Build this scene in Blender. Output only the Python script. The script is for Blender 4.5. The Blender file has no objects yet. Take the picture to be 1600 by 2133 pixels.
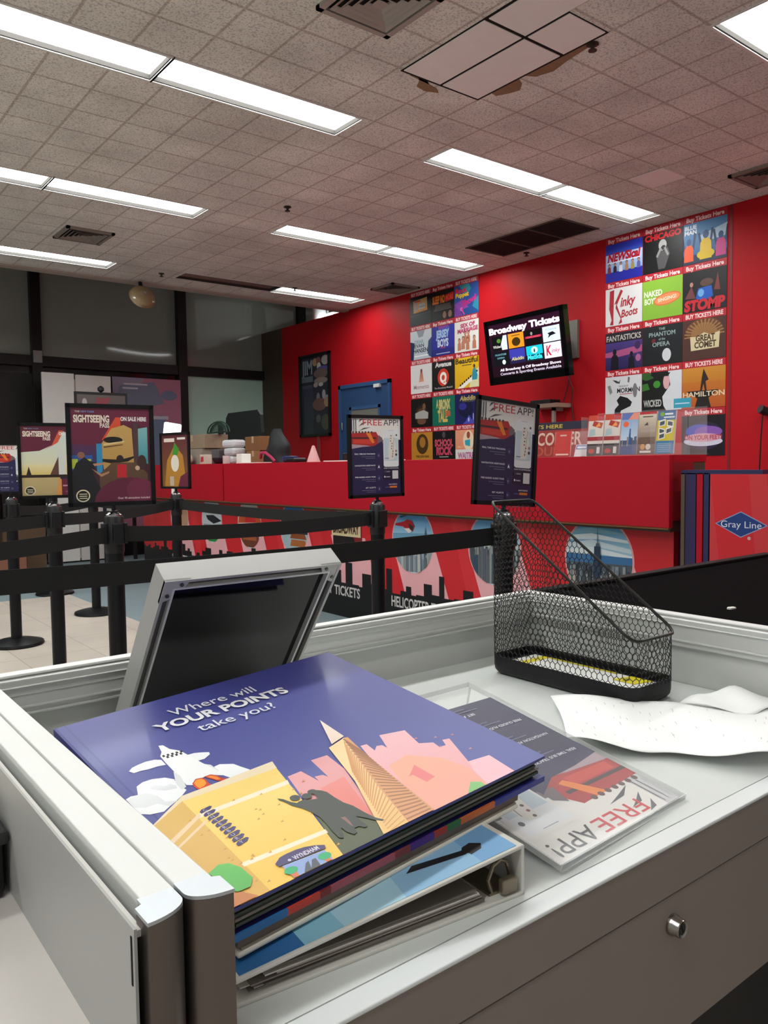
import bpy, bmesh, math, random
from mathutils import Vector, Matrix
from mathutils.geometry import tessellate_polygon
random.seed(7)
SC = bpy.context.scene
COL = SC.collection
PI = math.pi

# ------------------------------------------------------------------ camera
cam_d = bpy.data.cameras.new('camera'); cam = bpy.data.objects.new('camera', cam_d); COL.objects.link(cam)
cam_d.sensor_fit = 'HORIZONTAL'; cam_d.sensor_width = 36.0; cam_d.lens = 36.0 * 1660 / 1600
cam_d.clip_start = 0.02; cam_d.clip_end = 60
# columns: right, up, backward of the camera in room axes (x along the light strips, y along the red wall)
cam.matrix_world = Matrix(((0.786, 0.047, -0.616, 0), (-0.618, 0.039, -0.786, 0), (-0.013, 0.998, 0.059, 1.23), (0, 0, 0, 1)))
_r = Vector((0.7860, -0.6180, -0.0130)).normalized()
_b = Vector((-0.6161, -0.7855, 0.0590)); _b = (_b - _r * _b.dot(_r)).normalized()
_u = _b.cross(_r)
cam.matrix_world = Matrix(((_r.x, _u.x, _b.x, 0), (_r.y, _u.y, _b.y, 0), (_r.z, _u.z, _b.z, 1.23), (0, 0, 0, 1)))
SC.camera = cam

# ------------------------------------------------------------------ world, exposure
SC.view_settings.view_transform = 'Standard'; SC.view_settings.look = 'None'
SC.view_settings.gamma = 1; SC.view_settings.use_curve_mapping = False
SC.view_settings.exposure = 0.22
LAMP = 17.0            # emission of the fluorescent diffusers
wd = bpy.data.worlds.new('world'); SC.world = wd; wd.use_nodes = True
wd.node_tree.nodes['Background'].inputs[0].default_value = (0.9, 0.9, 0.88, 1)
wd.node_tree.nodes['Background'].inputs[1].default_value = 0.4

# ------------------------------------------------------------------ helpers
def lin(h, a=1.0):
    if not isinstance(h, str): return tuple(h) + ((1.0,) if len(h) == 3 else ())
    h = h.lstrip('#')
    if len(h) == 3: h = ''.join(x * 2 for x in h)
    c = [int(h[i:i + 2], 16) / 255 for i in (0, 2, 4)]
    return tuple((x / 12.92 if x <= 0.04045 else ((x + 0.055) / 1.055) ** 2.4) for x in c) + (a,)

def mat(name, col, rough=0.5, metal=0.0, spec=0.5, noise=0.0, nscale=40, bump=0.0, bscale=200, emit=0, coat=0, trans=0, ior=1.45, alpha=1):
    m = bpy.data.materials.new(name); m.use_nodes = True
    nt = m.node_tree; b = nt.nodes['Principled BSDF']
    b.inputs['Base Color'].default_value = lin(col); b.inputs['Roughness'].default_value = rough
    b.inputs['Metallic'].default_value = metal; b.inputs['Specular IOR Level'].default_value = spec
    b.inputs['Coat Weight'].default_value = coat; b.inputs['Transmission Weight'].default_value = trans
    b.inputs['IOR'].default_value = ior; b.inputs['Alpha'].default_value = alpha
    if emit:
        b.inputs['Emission Color'].default_value = lin(col); b.inputs['Emission Strength'].default_value = emit
    if noise or bump:
        tc = nt.nodes.new('ShaderNodeTexCoord')
    if noise:
        n = nt.nodes.new('ShaderNodeTexNoise'); n.inputs['Scale'].default_value = nscale; n.inputs['Detail'].default_value = 6
        nt.links.new(tc.outputs['Object'], n.inputs['Vector'])
        mx = nt.nodes.new('ShaderNodeMix'); mx.data_type = 'RGBA'
        c = lin(col)
        mx.inputs['A'].default_value = tuple(x * (1 - noise) for x in c[:3]) + (1,)
        mx.inputs['B'].default_value = tuple(min(1, x * (1 + noise)) for x in c[:3]) + (1,)
        nt.links.new(n.outputs['Fac'], mx.inputs['Factor']); nt.links.new(mx.outputs['Result'], b.inputs['Base Color'])
    if bump:
        n2 = nt.nodes.new('ShaderNodeTexNoise'); n2.inputs['Scale'].default_value = bscale; n2.inputs['Detail'].default_value = 4
        nt.links.new(tc.outputs['Object'], n2.inputs['Vector'])
        bp = nt.nodes.new('ShaderNodeBump'); bp.inputs['Strength'].default_value = bump; bp.inputs['Distance'].default_value = 0.01
        nt.links.new(n2.outputs['Fac'], bp.inputs['Height']); nt.links.new(bp.outputs['Normal'], b.inputs['Normal'])
    return m

def print_mat(name, rough, coat=0.0, emit=0.0, spec=0.5):
    m = bpy.data.materials.new(name); m.use_nodes = True
    nt = m.node_tree; b = nt.nodes['Principled BSDF']
    a = nt.nodes.new('ShaderNodeAttribute'); a.attribute_name = 'Col'
    b.inputs['Roughness'].default_value = rough; b.inputs['Coat Weight'].default_value = coat
    b.inputs['Coat Roughness'].default_value = 0.08; b.inputs['Specular IOR Level'].default_value = spec
    nt.links.new(a.outputs['Color'], b.inputs['Base Color'])
    if emit:
        nt.links.new(a.outputs['Color'], b.inputs['Emission Color']); b.inputs['Emission Strength'].default_value = emit
    return m

PRINT = print_mat('printed_sheet', 0.45, spec=0.35)
GLOSSP = print_mat('laminated_print', 0.42, coat=0.06)
SCREEN = print_mat('screen_picture', 0.2, emit=0.75)

def tagset(o, label=None, cat=None, group=None, kind=None):
    if label: o['label'] = label
    if cat: o['category'] = cat
    if group: o['group'] = group
    if kind: o['kind'] = kind
    return o

def thing(name, label, cat, loc=(0, 0, 0), rz=0.0, group=None, mw=None):
    o = bpy.data.objects.new(name, None); COL.objects.link(o); o.empty_display_size = 0.05
    if mw is not None: o.matrix_world = mw
    else:
        o.location = loc; o.rotation_euler = (0, 0, rz)
    return tagset(o, label, cat, group)

def copy_thing(root, loc, rz=None, label=None, group=None):
    r = root.copy(); COL.objects.link(r); r.location = loc
    if rz is not None: r.rotation_euler = (0, 0, rz)
    if label: r['label'] = label
    if group: r['group'] = group
    for ch in list(root.children):
        c = ch.copy(); COL.objects.link(c); c.parent = r
        for g in list(ch.children):
            d = g.copy(); COL.objects.link(d); d.parent = c
    return r

class M:
    """collects shapes into one mesh"""
    def __init__(s): s.bm = bmesh.new(); s.mi = 0
    def _faces(s, vs, fs):
        v = [s.bm.verts.new(p) for p in vs]
        for f in fs:
            try: s.bm.faces.new([v[i] for i in f]).material_index = s.mi
            except ValueError: pass
        return v
    def box(s, x0, y0, z0, x1, y1, z1, bev=0, mx=None, seg=2):
        vs = [(x0, y0, z0), (x1, y0, z0), (x1, y1, z0), (x0, y1, z0), (x0, y0, z1), (x1, y0, z1), (x1, y1, z1), (x0, y1, z1)]
        t = bmesh.new(); v = [t.verts.new(p) for p in vs]
        for f in ((3, 2, 1, 0), (4, 5, 6, 7), (0, 1, 5, 4), (1, 2, 6, 5), (2, 3, 7, 6), (3, 0, 4, 7)): t.faces.new([v[i] for i in f])
        if bev: bmesh.ops.bevel(t, geom=list(t.edges), offset=bev, segments=seg, affect='EDGES', profile=0.5)
        if mx is not None: bmesh.ops.transform(t, matrix=mx, verts=t.verts)
        t.verts.index_update()
        s._faces([x.co.copy() for x in t.verts], [[x.index for x in f.verts] for f in t.faces]); t.free()
        return s
    def tube(s, pts, r, n=10, closed=False):
        P = [Vector(p) for p in pts]; rings = []
        k = len(P); prev = None
        for i, p in enumerate(P):
            if closed: d = (P[(i + 1) % k] - P[i - 1]).normalized()
            else: d = (P[min(i + 1, k - 1)] - P[max(i - 1, 0)]).normalized()
            if prev is None:
                a = Vector((0, 0, 1)) if abs(d.z) < 0.9 else Vector((1, 0, 0))
                x = d.cross(a).normalized()
            else: x = (prev - d * prev.dot(d)).normalized()
            y = d.cross(x); prev = x
            rr = r[i] if isinstance(r, (list, tuple)) else r
            rings.append([p + (x * math.cos(t) + y * math.sin(t)) * rr for t in [2 * PI * j / n for j in range(n)]])
        vs = [q for R in rings for q in R]; fs = []
        for i in range(k if closed else k - 1):
            for j in range(n):
                a, b2 = i * n + j, i * n + (j + 1) % n; c, d2 = ((i + 1) % k) * n + (j + 1) % n, ((i + 1) % k) * n + j
                fs.append((a, b2, c, d2))
        if not closed: fs += [tuple(range(n - 1, -1, -1)), tuple(range((k - 1) * n, k * n))]
        s._faces(vs, fs); return s
    def lathe(s, prof, n=32, c=(0, 0, 0), mx=None):
        vs = []; fs = []
        for (r, z) in prof:
            for j in range(n):
                t = 2 * PI * j / n; v = Vector((r * math.cos(t), r * math.sin(t), z))
                if mx is not None: v = mx @ v
                vs.append(v + Vector(c))
        k = len(prof)
        for i in range(k - 1):
            for j in range(n): fs.append((i * n + j, i * n + (j + 1) % n, (i + 1) * n + (j + 1) % n, (i + 1) * n + j))
        fs += [tuple(range(n - 1, -1, -1)), tuple(range((k - 1) * n, k * n))]
        s._faces(vs, fs); return s
    def prism(s, poly, z0, z1, mx=None):
        """poly in xy extruded z0..z1, then mx"""
        n = len(poly); vs = [Vector((x, y, z0)) for x, y in poly] + [Vector((x, y, z1)) for x, y in poly]
        if mx is not None: vs = [mx @ v for v in vs]
        tri = tessellate_polygon([[Vector((x, y, 0)) for x, y in poly]])
        fs = [tuple(t) for t in tri] + [tuple(i + n for i in reversed(t)) for t in tri]
        fs += [(i, (i + 1) % n, n + (i + 1) % n, n + i) for i in range(n)]
        s._faces(vs, fs); return s
    def grid(s, fn, nu, nv):
        vs = [fn(i / nu, j / nv) for j in range(nv + 1) for i in range(nu + 1)]; w = nu + 1
        s._faces(vs, [(j * w + i, j * w + i + 1, (j + 1) * w + i + 1, (j + 1) * w + i) for j in range(nv) for i in range(nu)]); return s
    def build(s, name, m, parent=None, smooth=False, mw=None):
        bmesh.ops.recalc_face_normals(s.bm, faces=s.bm.faces)
        me = bpy.data.meshes.new(name); s.bm.to_mesh(me); s.bm.free()
        for x in (m if isinstance(m, (list, tuple)) else [m]): me.materials.append(x)
        if smooth:
            me.polygons.foreach_set('use_smooth', [True] * len(me.polygons))
            try: me.set_sharp_from_angle(angle=math.radians(40))
            except Exception: pass
        o = bpy.data.objects.new(name, me); COL.objects.link(o)
        if parent is not None: o.parent = parent
        if mw is not None: o.matrix_world = mw
        return o

def struct(o): o['kind'] = 'structure'; return o

def frame_mx(o, u, v):
    u = Vector(u).normalized(); v = Vector(v); v = (v - u * v.dot(u)).normalized(); w = u.cross(v)
    return Matrix(((u.x, v.x, w.x, o[0]), (u.y, v.y, w.y, o[1]), (u.z, v.z, w.z, o[2]), (0, 0, 0, 1)))

# ---- lettering
_tc = {}
def glyphs(sx, bold, shear):
    k = (sx, bold, shear)
    if k not in _tc:
        cu = bpy.data.curves.new('tmp_text', 'FONT'); cu.body = sx; cu.offset = bold; cu.shear = shear; cu.resolution_u = 3; cu.size = 1
        ob = bpy.data.objects.new('tmp_text', cu)
        me = ob.to_mesh()
        vs = [(v.co.x, v.co.y) for v in me.vertices]; fs = [tuple(p.vertices) for p in me.polygons]
        ob.to_mesh_clear(); bpy.data.objects.remove(ob); bpy.data.curves.remove(cu)
        _tc[k] = (vs, fs)
    return _tc[k]
_cap = None
def cap_height():
    global _cap
    if _cap is None: _cap = max(y for x, y in glyphs('H', 0, 0)[0])
    return _cap

def clip_poly(poly, clip):
    out = list(poly); n = len(clip)
    area = sum(clip[i][0] * clip[(i + 1) % n][1] - clip[(i + 1) % n][0] * clip[i][1] for i in range(n))
    cl = clip if area > 0 else clip[::-1]
    for i in range(n):
        a, b = cl[i], cl[(i + 1) % n]; inp = out; out = []
        def side(p): return (b[0] - a[0]) * (p[1] - a[1]) - (b[1] - a[1]) * (p[0] - a[0])
        for j in range(len(inp)):
            p, q = inp[j - 1], inp[j]; sp, sq = side(p), side(q)
            if (sp < 0) != (sq < 0):
                t = sp / (sp - sq); out.append((p[0] + (q[0] - p[0]) * t, p[1] + (q[1] - p[1]) * t))
            if sq >= 0: out.append(q)
        if not out: return []
    return out

class Print:
    """a printed sheet: a thin board with flat printed shapes on its face; shapes given in 0..1 across and up"""
    def __init__(s, w, h, bg='#ffffff', t=0.003, dz=0.0002, edge=None, bg2=None):
        s.w, s.h, s.dz = w, h, dz; s.vs = []; s.fs = []; s.cs = []; s.z = 0.0; s.clip = None
        e = lin(edge or bg)
        c = [(0, 0), (w, 0), (w, h), (0, h)]
        s.vs += [(x, y, -t) for x, y in c] + [(x, y, 0) for x, y in c]
        for f in ((3, 2, 1, 0), (0, 1, 5, 4), (1, 2, 6, 5), (2, 3, 7, 6), (3, 0, 4, 7)):
            s.fs.append(f); s.cs.append([e] * 4)
        b1 = lin(bg); b2 = lin(bg2) if bg2 else b1
        s.fs.append((4, 5, 6, 7)); s.cs.append([b1, b1, b2, b2])
    def _up(s): s.z += s.dz
    def poly(s, pts, c, c2=None, same=False):
        if not same: s._up()
        y0 = min(p[1] for p in pts); y1 = max(p[1] for p in pts)
        pts = clip_poly(pts, s.clip or [(0, 0), (1, 0), (1, 1), (0, 1)])
        if len(pts) < 3: return s
        a = lin(c); b = lin(c2) if c2 else a
        k = len(s.vs); s.vs += [(x * s.w, y * s.h, s.z) for x, y in pts]
        cols = [tuple(a[i] + (b[i] - a[i]) * ((y - y0) / max(1e-6, y1 - y0)) for i in range(4)) for x, y in pts]
        for t in tessellate_polygon([[Vector((x, y, 0)) for x, y in pts]]):
            if len(set(t)) < 3: continue
            p0, p1, p2 = (pts[i] for i in t)
            cr = (p1[0] - p0[0]) * (p2[1] - p0[1]) - (p1[1] - p0[1]) * (p2[0] - p0[0])
            if abs(cr) < 1e-12: continue
            t = tuple(t) if cr > 0 else tuple(reversed(t))
            s.fs.append(tuple(i + k for i in t)); s.cs.append([cols[i] for i in t])
        return s
    def rect(s, x0, y0, x1, y1, c, c2=None, same=False): return s.poly([(x0, y0), (x1, y0), (x1, y1), (x0, y1)], c, c2, same)
    def ell(s, x, y, rx, ry, c, c2=None, n=28, same=False, rot=0):
        ca, sa = math.cos(rot), math.sin(rot)
        return s.poly([(x + rx * math.cos(t) * ca - ry * math.sin(t) * sa, y + rx * math.cos(t) * sa + ry * math.sin(t) * ca) for t in [2 * PI * i / n for i in range(n)]], c, c2, same)
    def line(s, a, b, wd, c, same=False):
        ax, ay, bx, by = a[0] * s.w, a[1] * s.h, b[0] * s.w, b[1] * s.h
        d = math.hypot(bx - ax, by - ay) or 1; nx, ny = -(by - ay) / d * wd * s.w / 2, (bx - ax) / d * wd * s.w / 2
        return s.poly([((ax + nx) / s.w, (ay + ny) / s.h), ((ax - nx) / s.w, (ay - ny) / s.h), ((bx - nx) / s.w, (by - ny) / s.h), ((bx + nx) / s.w, (by + ny) / s.h)], c, same=same)
    def text(s, x, y, sx, h, c, w=None, al='c', bold=0.018, shear=0.0, rot=0.0, same=False):
        """baseline anchor (x, y); h cap height and w total width as fractions of the sheet"""
        if not same: s._up()
        vs, fs = glyphs(sx, bold, shear)
        if not vs: return s
        xs = [p[0] for p in vs]; x0, x1 = min(xs), max(xs)
        sy = h * s.h / cap_height(); sw = (w * s.w / (x1 - x0)) if w else sy
        off = {'l': 0, 'c': -(x1 - x0) / 2, 'r': -(x1 - x0)}[al]
        ca, sa = math.cos(rot), math.sin(rot); col = lin(c); k = len(s.vs)
        for vx, vy in vs:
            px, py = (vx - x0 + off) * sw, vy * sy
            s.vs.append((x * s.w + px * ca - py * sa, y * s.h + px * sa + py * ca, s.z))
        for f in fs: s.fs.append(tuple(i + k for i in f)); s.cs.append([col] * len(f))
        return s
    def build(s, name, mw=None, parent=None, m=None):
        me = bpy.data.meshes.new(name); me.from_pydata(s.vs, [], s.fs); me.update()
        at = me.color_attributes.new('Col', 'FLOAT_COLOR', 'CORNER')
        flat = []
        for cs in s.cs:
            for c in cs: flat += list(c)[:4]
        at.data.foreach_set('color', flat)
        me.materials.append(m or PRINT)
        o = bpy.data.objects.new(name, me); COL.objects.link(o)
        if parent is not None: o.parent = parent
        if mw is not None:
            if parent is not None: o.matrix_local = mw
            else: o.matrix_world = mw
        return o

def skyline(p, y0, base, amp, c, x0=0, x1=1, n=14, seed=1):
    r = random.Random(seed); x = x0; st = (x1 - x0) / n; pts = [(x0, y0)]
    while x < x1 - 1e-6:
        wv = min(st * r.uniform(0.5, 1.4), x1 - x); hh = base + amp * r.random() ** 1.6
        pts += [(x, hh), (x + wv, hh)]; x += wv
    pts.append((x1, y0)); return p.poly(pts, c)

# ------------------------------------------------------------------ materials
def grid_mat(name, c1, c2, mortar, bw, rh, ms, off, rough, bump=0.0, bscale=150, speck=0.0, offset=0.0, spec=0.5, nz=0.25):
    m = bpy.data.materials.new(name); m.use_nodes = True; nt = m.node_tree; b = nt.nodes['Principled BSDF']
    b.inputs['Roughness'].default_value = rough; b.inputs['Specular IOR Level'].default_value = spec
    tc = nt.nodes.new('ShaderNodeTexCoord'); mp = nt.nodes.new('ShaderNodeMapping')
    mp.inputs['Location'].default_value = (off[0], off[1], 0)
    nt.links.new(tc.outputs['Object'], mp.inputs['Vector'])
    br = nt.nodes.new('ShaderNodeTexBrick'); br.offset = offset; br.inputs['Scale'].default_value = 1
    br.inputs['Brick Width'].default_value = bw; br.inputs['Row Height'].default_value = rh
    br.inputs['Mortar Size'].default_value = ms; br.inputs['Mortar Smooth'].default_value = 0.6
    br.inputs['Color1'].default_value = lin(c1); br.inputs['Color2'].default_value = lin(c2); br.inputs['Mortar'].default_value = lin(mortar)
    nt.links.new(mp.outputs['Vector'], br.inputs['Vector'])
    n = nt.nodes.new('ShaderNodeTexNoise'); n.inputs['Scale'].default_value = 2.2; n.inputs['Detail'].default_value = 5
    nt.links.new(mp.outputs['Vector'], n.inputs['Vector'])
    rm = nt.nodes.new('ShaderNodeMapRange'); rm.inputs['From Min'].default_value = 0.3; rm.inputs['From Max'].default_value = 0.7
    rm.inputs['To Min'].default_value = 1 - nz; rm.inputs['To Max'].default_value = 1.0
    nt.links.new(n.outputs['Fac'], rm.inputs['Value'])
    mx = nt.nodes.new('ShaderNodeMix'); mx.data_type = 'RGBA'; mx.blend_type = 'MULTIPLY'; mx.inputs['Factor'].default_value = 1
    nt.links.new(br.outputs['Color'], mx.inputs['A']); nt.links.new(rm.outputs['Result'], mx.inputs['B'])
    last = mx.outputs['Result']
    if speck:
        n2 = nt.nodes.new('ShaderNodeTexNoise'); n2.inputs['Scale'].default_value = bscale; n2.inputs['Detail'].default_value = 3
        nt.links.new(mp.outputs['Vector'], n2.inputs['Vector'])
        r2 = nt.nodes.new('ShaderNodeMapRange'); r2.inputs['From Min'].default_value = 0.36; r2.inputs['From Max'].default_value = 0.5
        r2.inputs['To Min'].default_value = 1 - speck; r2.inputs['To Max'].default_value = 1.0
        nt.links.new(n2.outputs['Fac'], r2.inputs['Value'])
        m2 = nt.nodes.new('ShaderNodeMix'); m2.data_type = 'RGBA'; m2.blend_type = 'MULTIPLY'; m2.inputs['Factor'].default_value = 1
        nt.links.new(last, m2.inputs['A']); nt.links.new(r2.outputs['Result'], m2.inputs['B']); last = m2.outputs['Result']
        bp = nt.nodes.new('ShaderNodeBump'); bp.inputs['Strength'].default_value = bump; bp.inputs['Distance'].default_value = 0.01
        nt.links.new(n2.outputs['Fac'], bp.inputs['Height']); nt.links.new(bp.outputs['Normal'], b.inputs['Normal'])
    nt.links.new(last, b.inputs['Base Color'])
    return m

CEIL = grid_mat('sprayed_ceiling_tile', '#efefe6', '#e9e9df', '#c9c2b6', 0.3048, 0.3048, 0.011, (-3.09 + 3.048, -2.76 + 3.048), 0.95, 0.35, 95, 0.36, spec=0.1)
FLOORT = grid_mat('beige_floor_tile', '#c2b9ad', '#bab0a4', '#9c9287', 0.46, 0.46, 0.005, (0.1, 0.06), 0.45, nz=0.15)
CARPET = mat('grey_green_floor', '#75858a', 0.7, noise=0.12, nscale=3, bump=0.05)
RED = mat('red_wall_vinyl', '#b5151f', 0.5, noise=0.05, nscale=1.5, spec=0.18)
RED2 = mat('red_counter_laminate', '#aa1626', 0.45, noise=0.04, nscale=2, spec=0.18)
BROWN = mat('brown_wall_panel', '#4a3a2e', 0.6, noise=0.15, nscale=5)
DARKBR = mat('brown_board', '#57493c', 0.7, noise=0.15)
MULL = mat('dark_bronze_frame', '#1d1916', 0.45, metal=0.3)
PANE = mat('shaded_window_glass', '#8d928a', 0.06, spec=0.6, noise=0.1, nscale=0.7)
PANE2 = mat('frosted_window_glass', '#b9d8c8', 0.15, spec=0.4, noise=0.05, nscale=0.8)
DARKGL = mat('dark_door_glass', '#0d0d0f', 0.08, spec=0.5)
WHITE = mat('white_paint', '#e4e0da', 0.5)
TRIMW = mat('white_fixture_metal', '#d8d8d4', 0.4)
TROFF = mat('fixture_shaded_wall', '#413f3d', 0.9, spec=0.0)  # shade put into the colour of the white inner walls beside the bright diffuser
LENS = mat('lit_diffuser', (0.97, 1.0, 0.985), 0.5, emit=LAMP)
LENS_OFF = mat('unlit_diffuser', '#7a5c58', 0.5)
BLACKM = mat('black_metal', '#17171a', 0.38, metal=0.5)
BLACKP = mat('black_plastic', '#121214', 0.4)
BLACKF = mat('black_webbing', '#0d0d0e', 0.8, bump=0.2, bscale=600)
CHROME = mat('polished_chrome', '#c8c8c8', 0.15, metal=1)
DKVENT = mat('dirty_vent_metal', '#857d75', 0.6)
HOLE = mat('dark_void', '#0f0e0d', 0.9)
GREYV = mat('grey_vent_metal', '#a39a92', 0.55)

# ------------------------------------------------------------------ room shell
ZC = 3.34
struct(M().box(-4, -2.5, -0.1, 9.2, 12.2, 0).build('floor', CARPET))
struct(M().box(-4, -2.5, 0.0, 2.35, 8.0, 0.004).build('floor', FLOORT))
rows = [2.0, 4.14, 6.25, 8.365, -0.12]  # last row is unseen, added behind the desk for light from the front
PAIRS = {0: [(-2.62, -0.18), (0.57, 3.01), (3.75, 6.19)], 1: [(-2.62, -0.18), (0.57, 3.01), (3.75, 6.19)],
         2: [(-2.62, -0.18), (0.57, 3.01), (3.75, 6.19)], 3: [(-2.62, -0.18), (0.57, 3.01), (3.75, 6.19)], 4: [(-2.62, -0.18), (3.75, 6.19)]}
holes = [(a, rows[r] - 0.15, b, rows[r] + 0.15) for r in PAIRS for a, b in PAIRS[r]]
xs = sorted({-4.0, 6.43} | {h[0] for h in holes} | {h[2] for h in holes}); ys = sorted({-2.5, 8.95} | {h[1] for h in holes} | {h[3] for h in holes})
g = M()
for i in range(len(xs) - 1):
    for j in range(len(ys) - 1):
        cx, cy = (xs[i] + xs[i + 1]) / 2, (ys[j] + ys[j + 1]) / 2
        if any(h[0] < cx < h[2] and h[1] < cy < h[3] for h in holes): continue
        g.box(xs[i], ys[j], ZC, xs[i + 1], ys[j + 1], ZC + 0.02)
struct(g.build('ceiling', CEIL))
struct(M().box(-4, -2.5, ZC + 0.16, 6.43, 8.95, ZC + 0.2).build('ceiling', WHITE))
struct(M().box(-4, 8.95, ZC - 0.02, 6.43, 9.02, 4.3).box(-4, 8.9, ZC - 0.02, 6.43, 8.95, ZC).build('trim_1', mat('grey_ceiling_edge', '#a89d93', 0.7)))
struct(M().box(-4, 8.95, 4.3, 9.2, 12.2, 4.35).build('ceiling', mat('dark_upper_ceiling', '#4a4642', 0.9)))
struct(M().box(6.43, -1.0, 0, 6.55, 10.68, ZC).build('wall_right', RED))
struct(M().box(6.43, 10.68, 0, 6.55, 11.3, ZC).build('wall_right', BROWN))
# thin panel joints in the red wall
struct(M().box(6.427, 3.475, 0, 6.43, 3.50, ZC).build('trim_2', mat('dark_red_joint', '#7d0d14', 0.5)))
# window wall
YW = 11.3
def mull(x0, x1, z0, z1, n, d=0.09): struct(M().box(x0, YW - d, z0, x1, YW + 0.05, z1, bev=0.004).build('trim_%d' % n, MULL))
mull(2.93, 3.06, 0, 4.3, 3); mull(4.98, 5.12, 0, 4.3, 4); mull(7.08, 7.22, 2.5, 4.3, 5)
mull(-4, 9.2, 2.6, 2.74, 6, 0.07); mull(0.8, 0.93, 0, 4.3, 7)
for n, (x0, x1) in enumerate([(0.93, 2.93), (3.06, 4.98), (5.12, 7.08), (7.22, 9.2)]):
    m = M(); nx = 8
    m.grid(lambda u, v, x0=x0, x1=x1: (x0 + u * (x1 - x0), YW + 0.004 * math.sin(u * 6.1 + x0) * math.sin(v * 3.1), 2.74 + v * 1.56), 16, 10)
    struct(m.build('window_%d' % (n + 1), PANE, smooth=True))
struct(M().box(5.12, YW, 0, 9.2, YW + 0.02, 2.6).build('window_5', PANE2))
struct(M().box(-4, YW, 0, 0.8, YW + 0.02, 4.3).build('wall_far', MULL))
# dark entrance doors at the left
d = M().box(0.93, YW, 0, 2.93, YW + 0.02, 2.6); struct(d.build('door_1', DARKGL))
struct(M().box(1.6, YW - 0.05, 0, 1.7, YW, 2.45).box(0.93, YW - 0.05, 2.4, 2.93, YW, 2.5).box(2.5, YW - 0.05, 0, 2.93, YW, 2.4).build('trim_8', MULL))
struct(M().box(3.06, YW, 0, 4.98, YW + 0.02, 2.6).build('door_2', DARKGL))

# ------------------------------------------------------------------ ceiling fittings
def troffer(x0, x1, y, label, lit=True, first=True):
    t = thing('ceiling_light', label, 'light', ((x0 + x1) / 2, y, ZC), group='recessed fluorescent ceiling lights' )
    w = (x1 - x0) / 2; h = 0.15
    m = M()
    m.box(-w, -h, 0.0, -w + 0.012, h, 0.13); m.box(w - 0.012, -h, 0.0, w, h, 0.13)
    m.box(-w, -h, 0.0, w, -h + 0.012, 0.13); m.box(-w, h - 0.012, 0.0, w, h, 0.13); m.box(-w, -h, 0.125, w, h, 0.135)
    m.build('frame', TROFF, t); m = M()
    m.box(-w - 0.004, -h - 0.012, -0.006, w + 0.004, -h + 0.004, 0); m.box(-w - 0.004, h - 0.004, -0.006, w + 0.004, h + 0.012, 0)
    m.box(-w - 0.006, -h, -0.006, -w + 0.006, h, 0); m.box(w - 0.006, -h, -0.006, w + 0.006, h, 0)
    m.build('trim_ring', TRIMW, t)
    M().box(-w + 0.012, -h + 0.012, 0.026, w - 0.012, h - 0.012, 0.032).build('diffuser', LENS if lit else LENS_OFF, t)
    return t
ROWN = ['row above the desk, overhead', 'nearest strip row in view', 'middle strip row', 'farthest strip row', 'unseen row added behind the desk, overhead']
PN = {0: 'far left strip', 1: 'left strip', 2: 'right strip'}
for r in PAIRS:
    for k, (a, b) in enumerate(PAIRS[r]):
        mid = (a + b) / 2
        for q, (x0, x1) in enumerate([(a, mid), (mid, b)]):
            lit = not (r == 3 and k == 2 and q == 0)
            troffer(x0, x1, rows[r], '%s fluorescent ceiling light, %s of the %s, %s' % ('glowing' if lit else 'unlit', ['first half', 'second half'][q], PN[k], ROWN[r]), lit)

# square louvred vents
def diffuser(x, y, label, m_=GREYV):
    t = thing('ceiling_vent', label, 'vent', (x, y, ZC), group='louvred ceiling vents')
    m = M(); a = 0.21
    for s in (-1, 1):
        m.box(-a, s * a - 0.03 * (s > 0), -0.02, a, s * a + 0.03 * (s < 0), 0); m.box(s * a - 0.03 * (s > 0), -a, -0.02, s * a + 0.03 * (s < 0), a, 0)
    m.build('frame', m_, t)
    for q in (0.165, 0.128, 0.092, 0.056):
        l = M()
        for sg in (-1, 1):
            for (a0, b0, a1, b1) in ((-q, sg * q, q, sg * (q - 0.024)), (sg * q, -q, sg * (q - 0.024), q)):
                horiz = abs(a1 - a0) > abs(b1 - b0)
                # each slat slopes from the outer lower edge up to the inner edge
                if horiz: vs = [(-q, sg * q, -.020), (q, sg * q, -.020), (q - .024, sg * (q - .024), -.006), (-q + .024, sg * (q - .024), -.006)]
                else: vs = [(sg * q, -q, -.020), (sg * q, q, -.020), (sg * (q - .024), q - .024, -.006), (sg * (q - .024), -q + .024, -.006)]
                l._faces(vs, [(0, 1, 2, 3)])
        o = l.build('louver', m_, t); o.modifiers.new('thickness', 'SOLIDIFY').thickness = .002
    M().box(-0.03, -0.03, -0.02, 0.03, 0.03, -0.017).build('centre_plate', m_, t)
    M().box(-0.19, -0.19, -0.003, 0.19, 0.19, 0).build('duct_opening', HOLE, t)
diffuser(2.33, 2.95, 'grey louvred ceiling vent nearest the camera beside the lighter square tiles')
diffuser(2.42, 7.42, 'dirty square ceiling vent at left between two light strips', DKVENT)
diffuser(5.97, 2.95, 'dark ceiling vent near the red wall at the right edge of the photo', DKVENT)
diffuser(6.1, 7.5, 'dark grimy ceiling vent above the far poster block', DKVENT)
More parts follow.
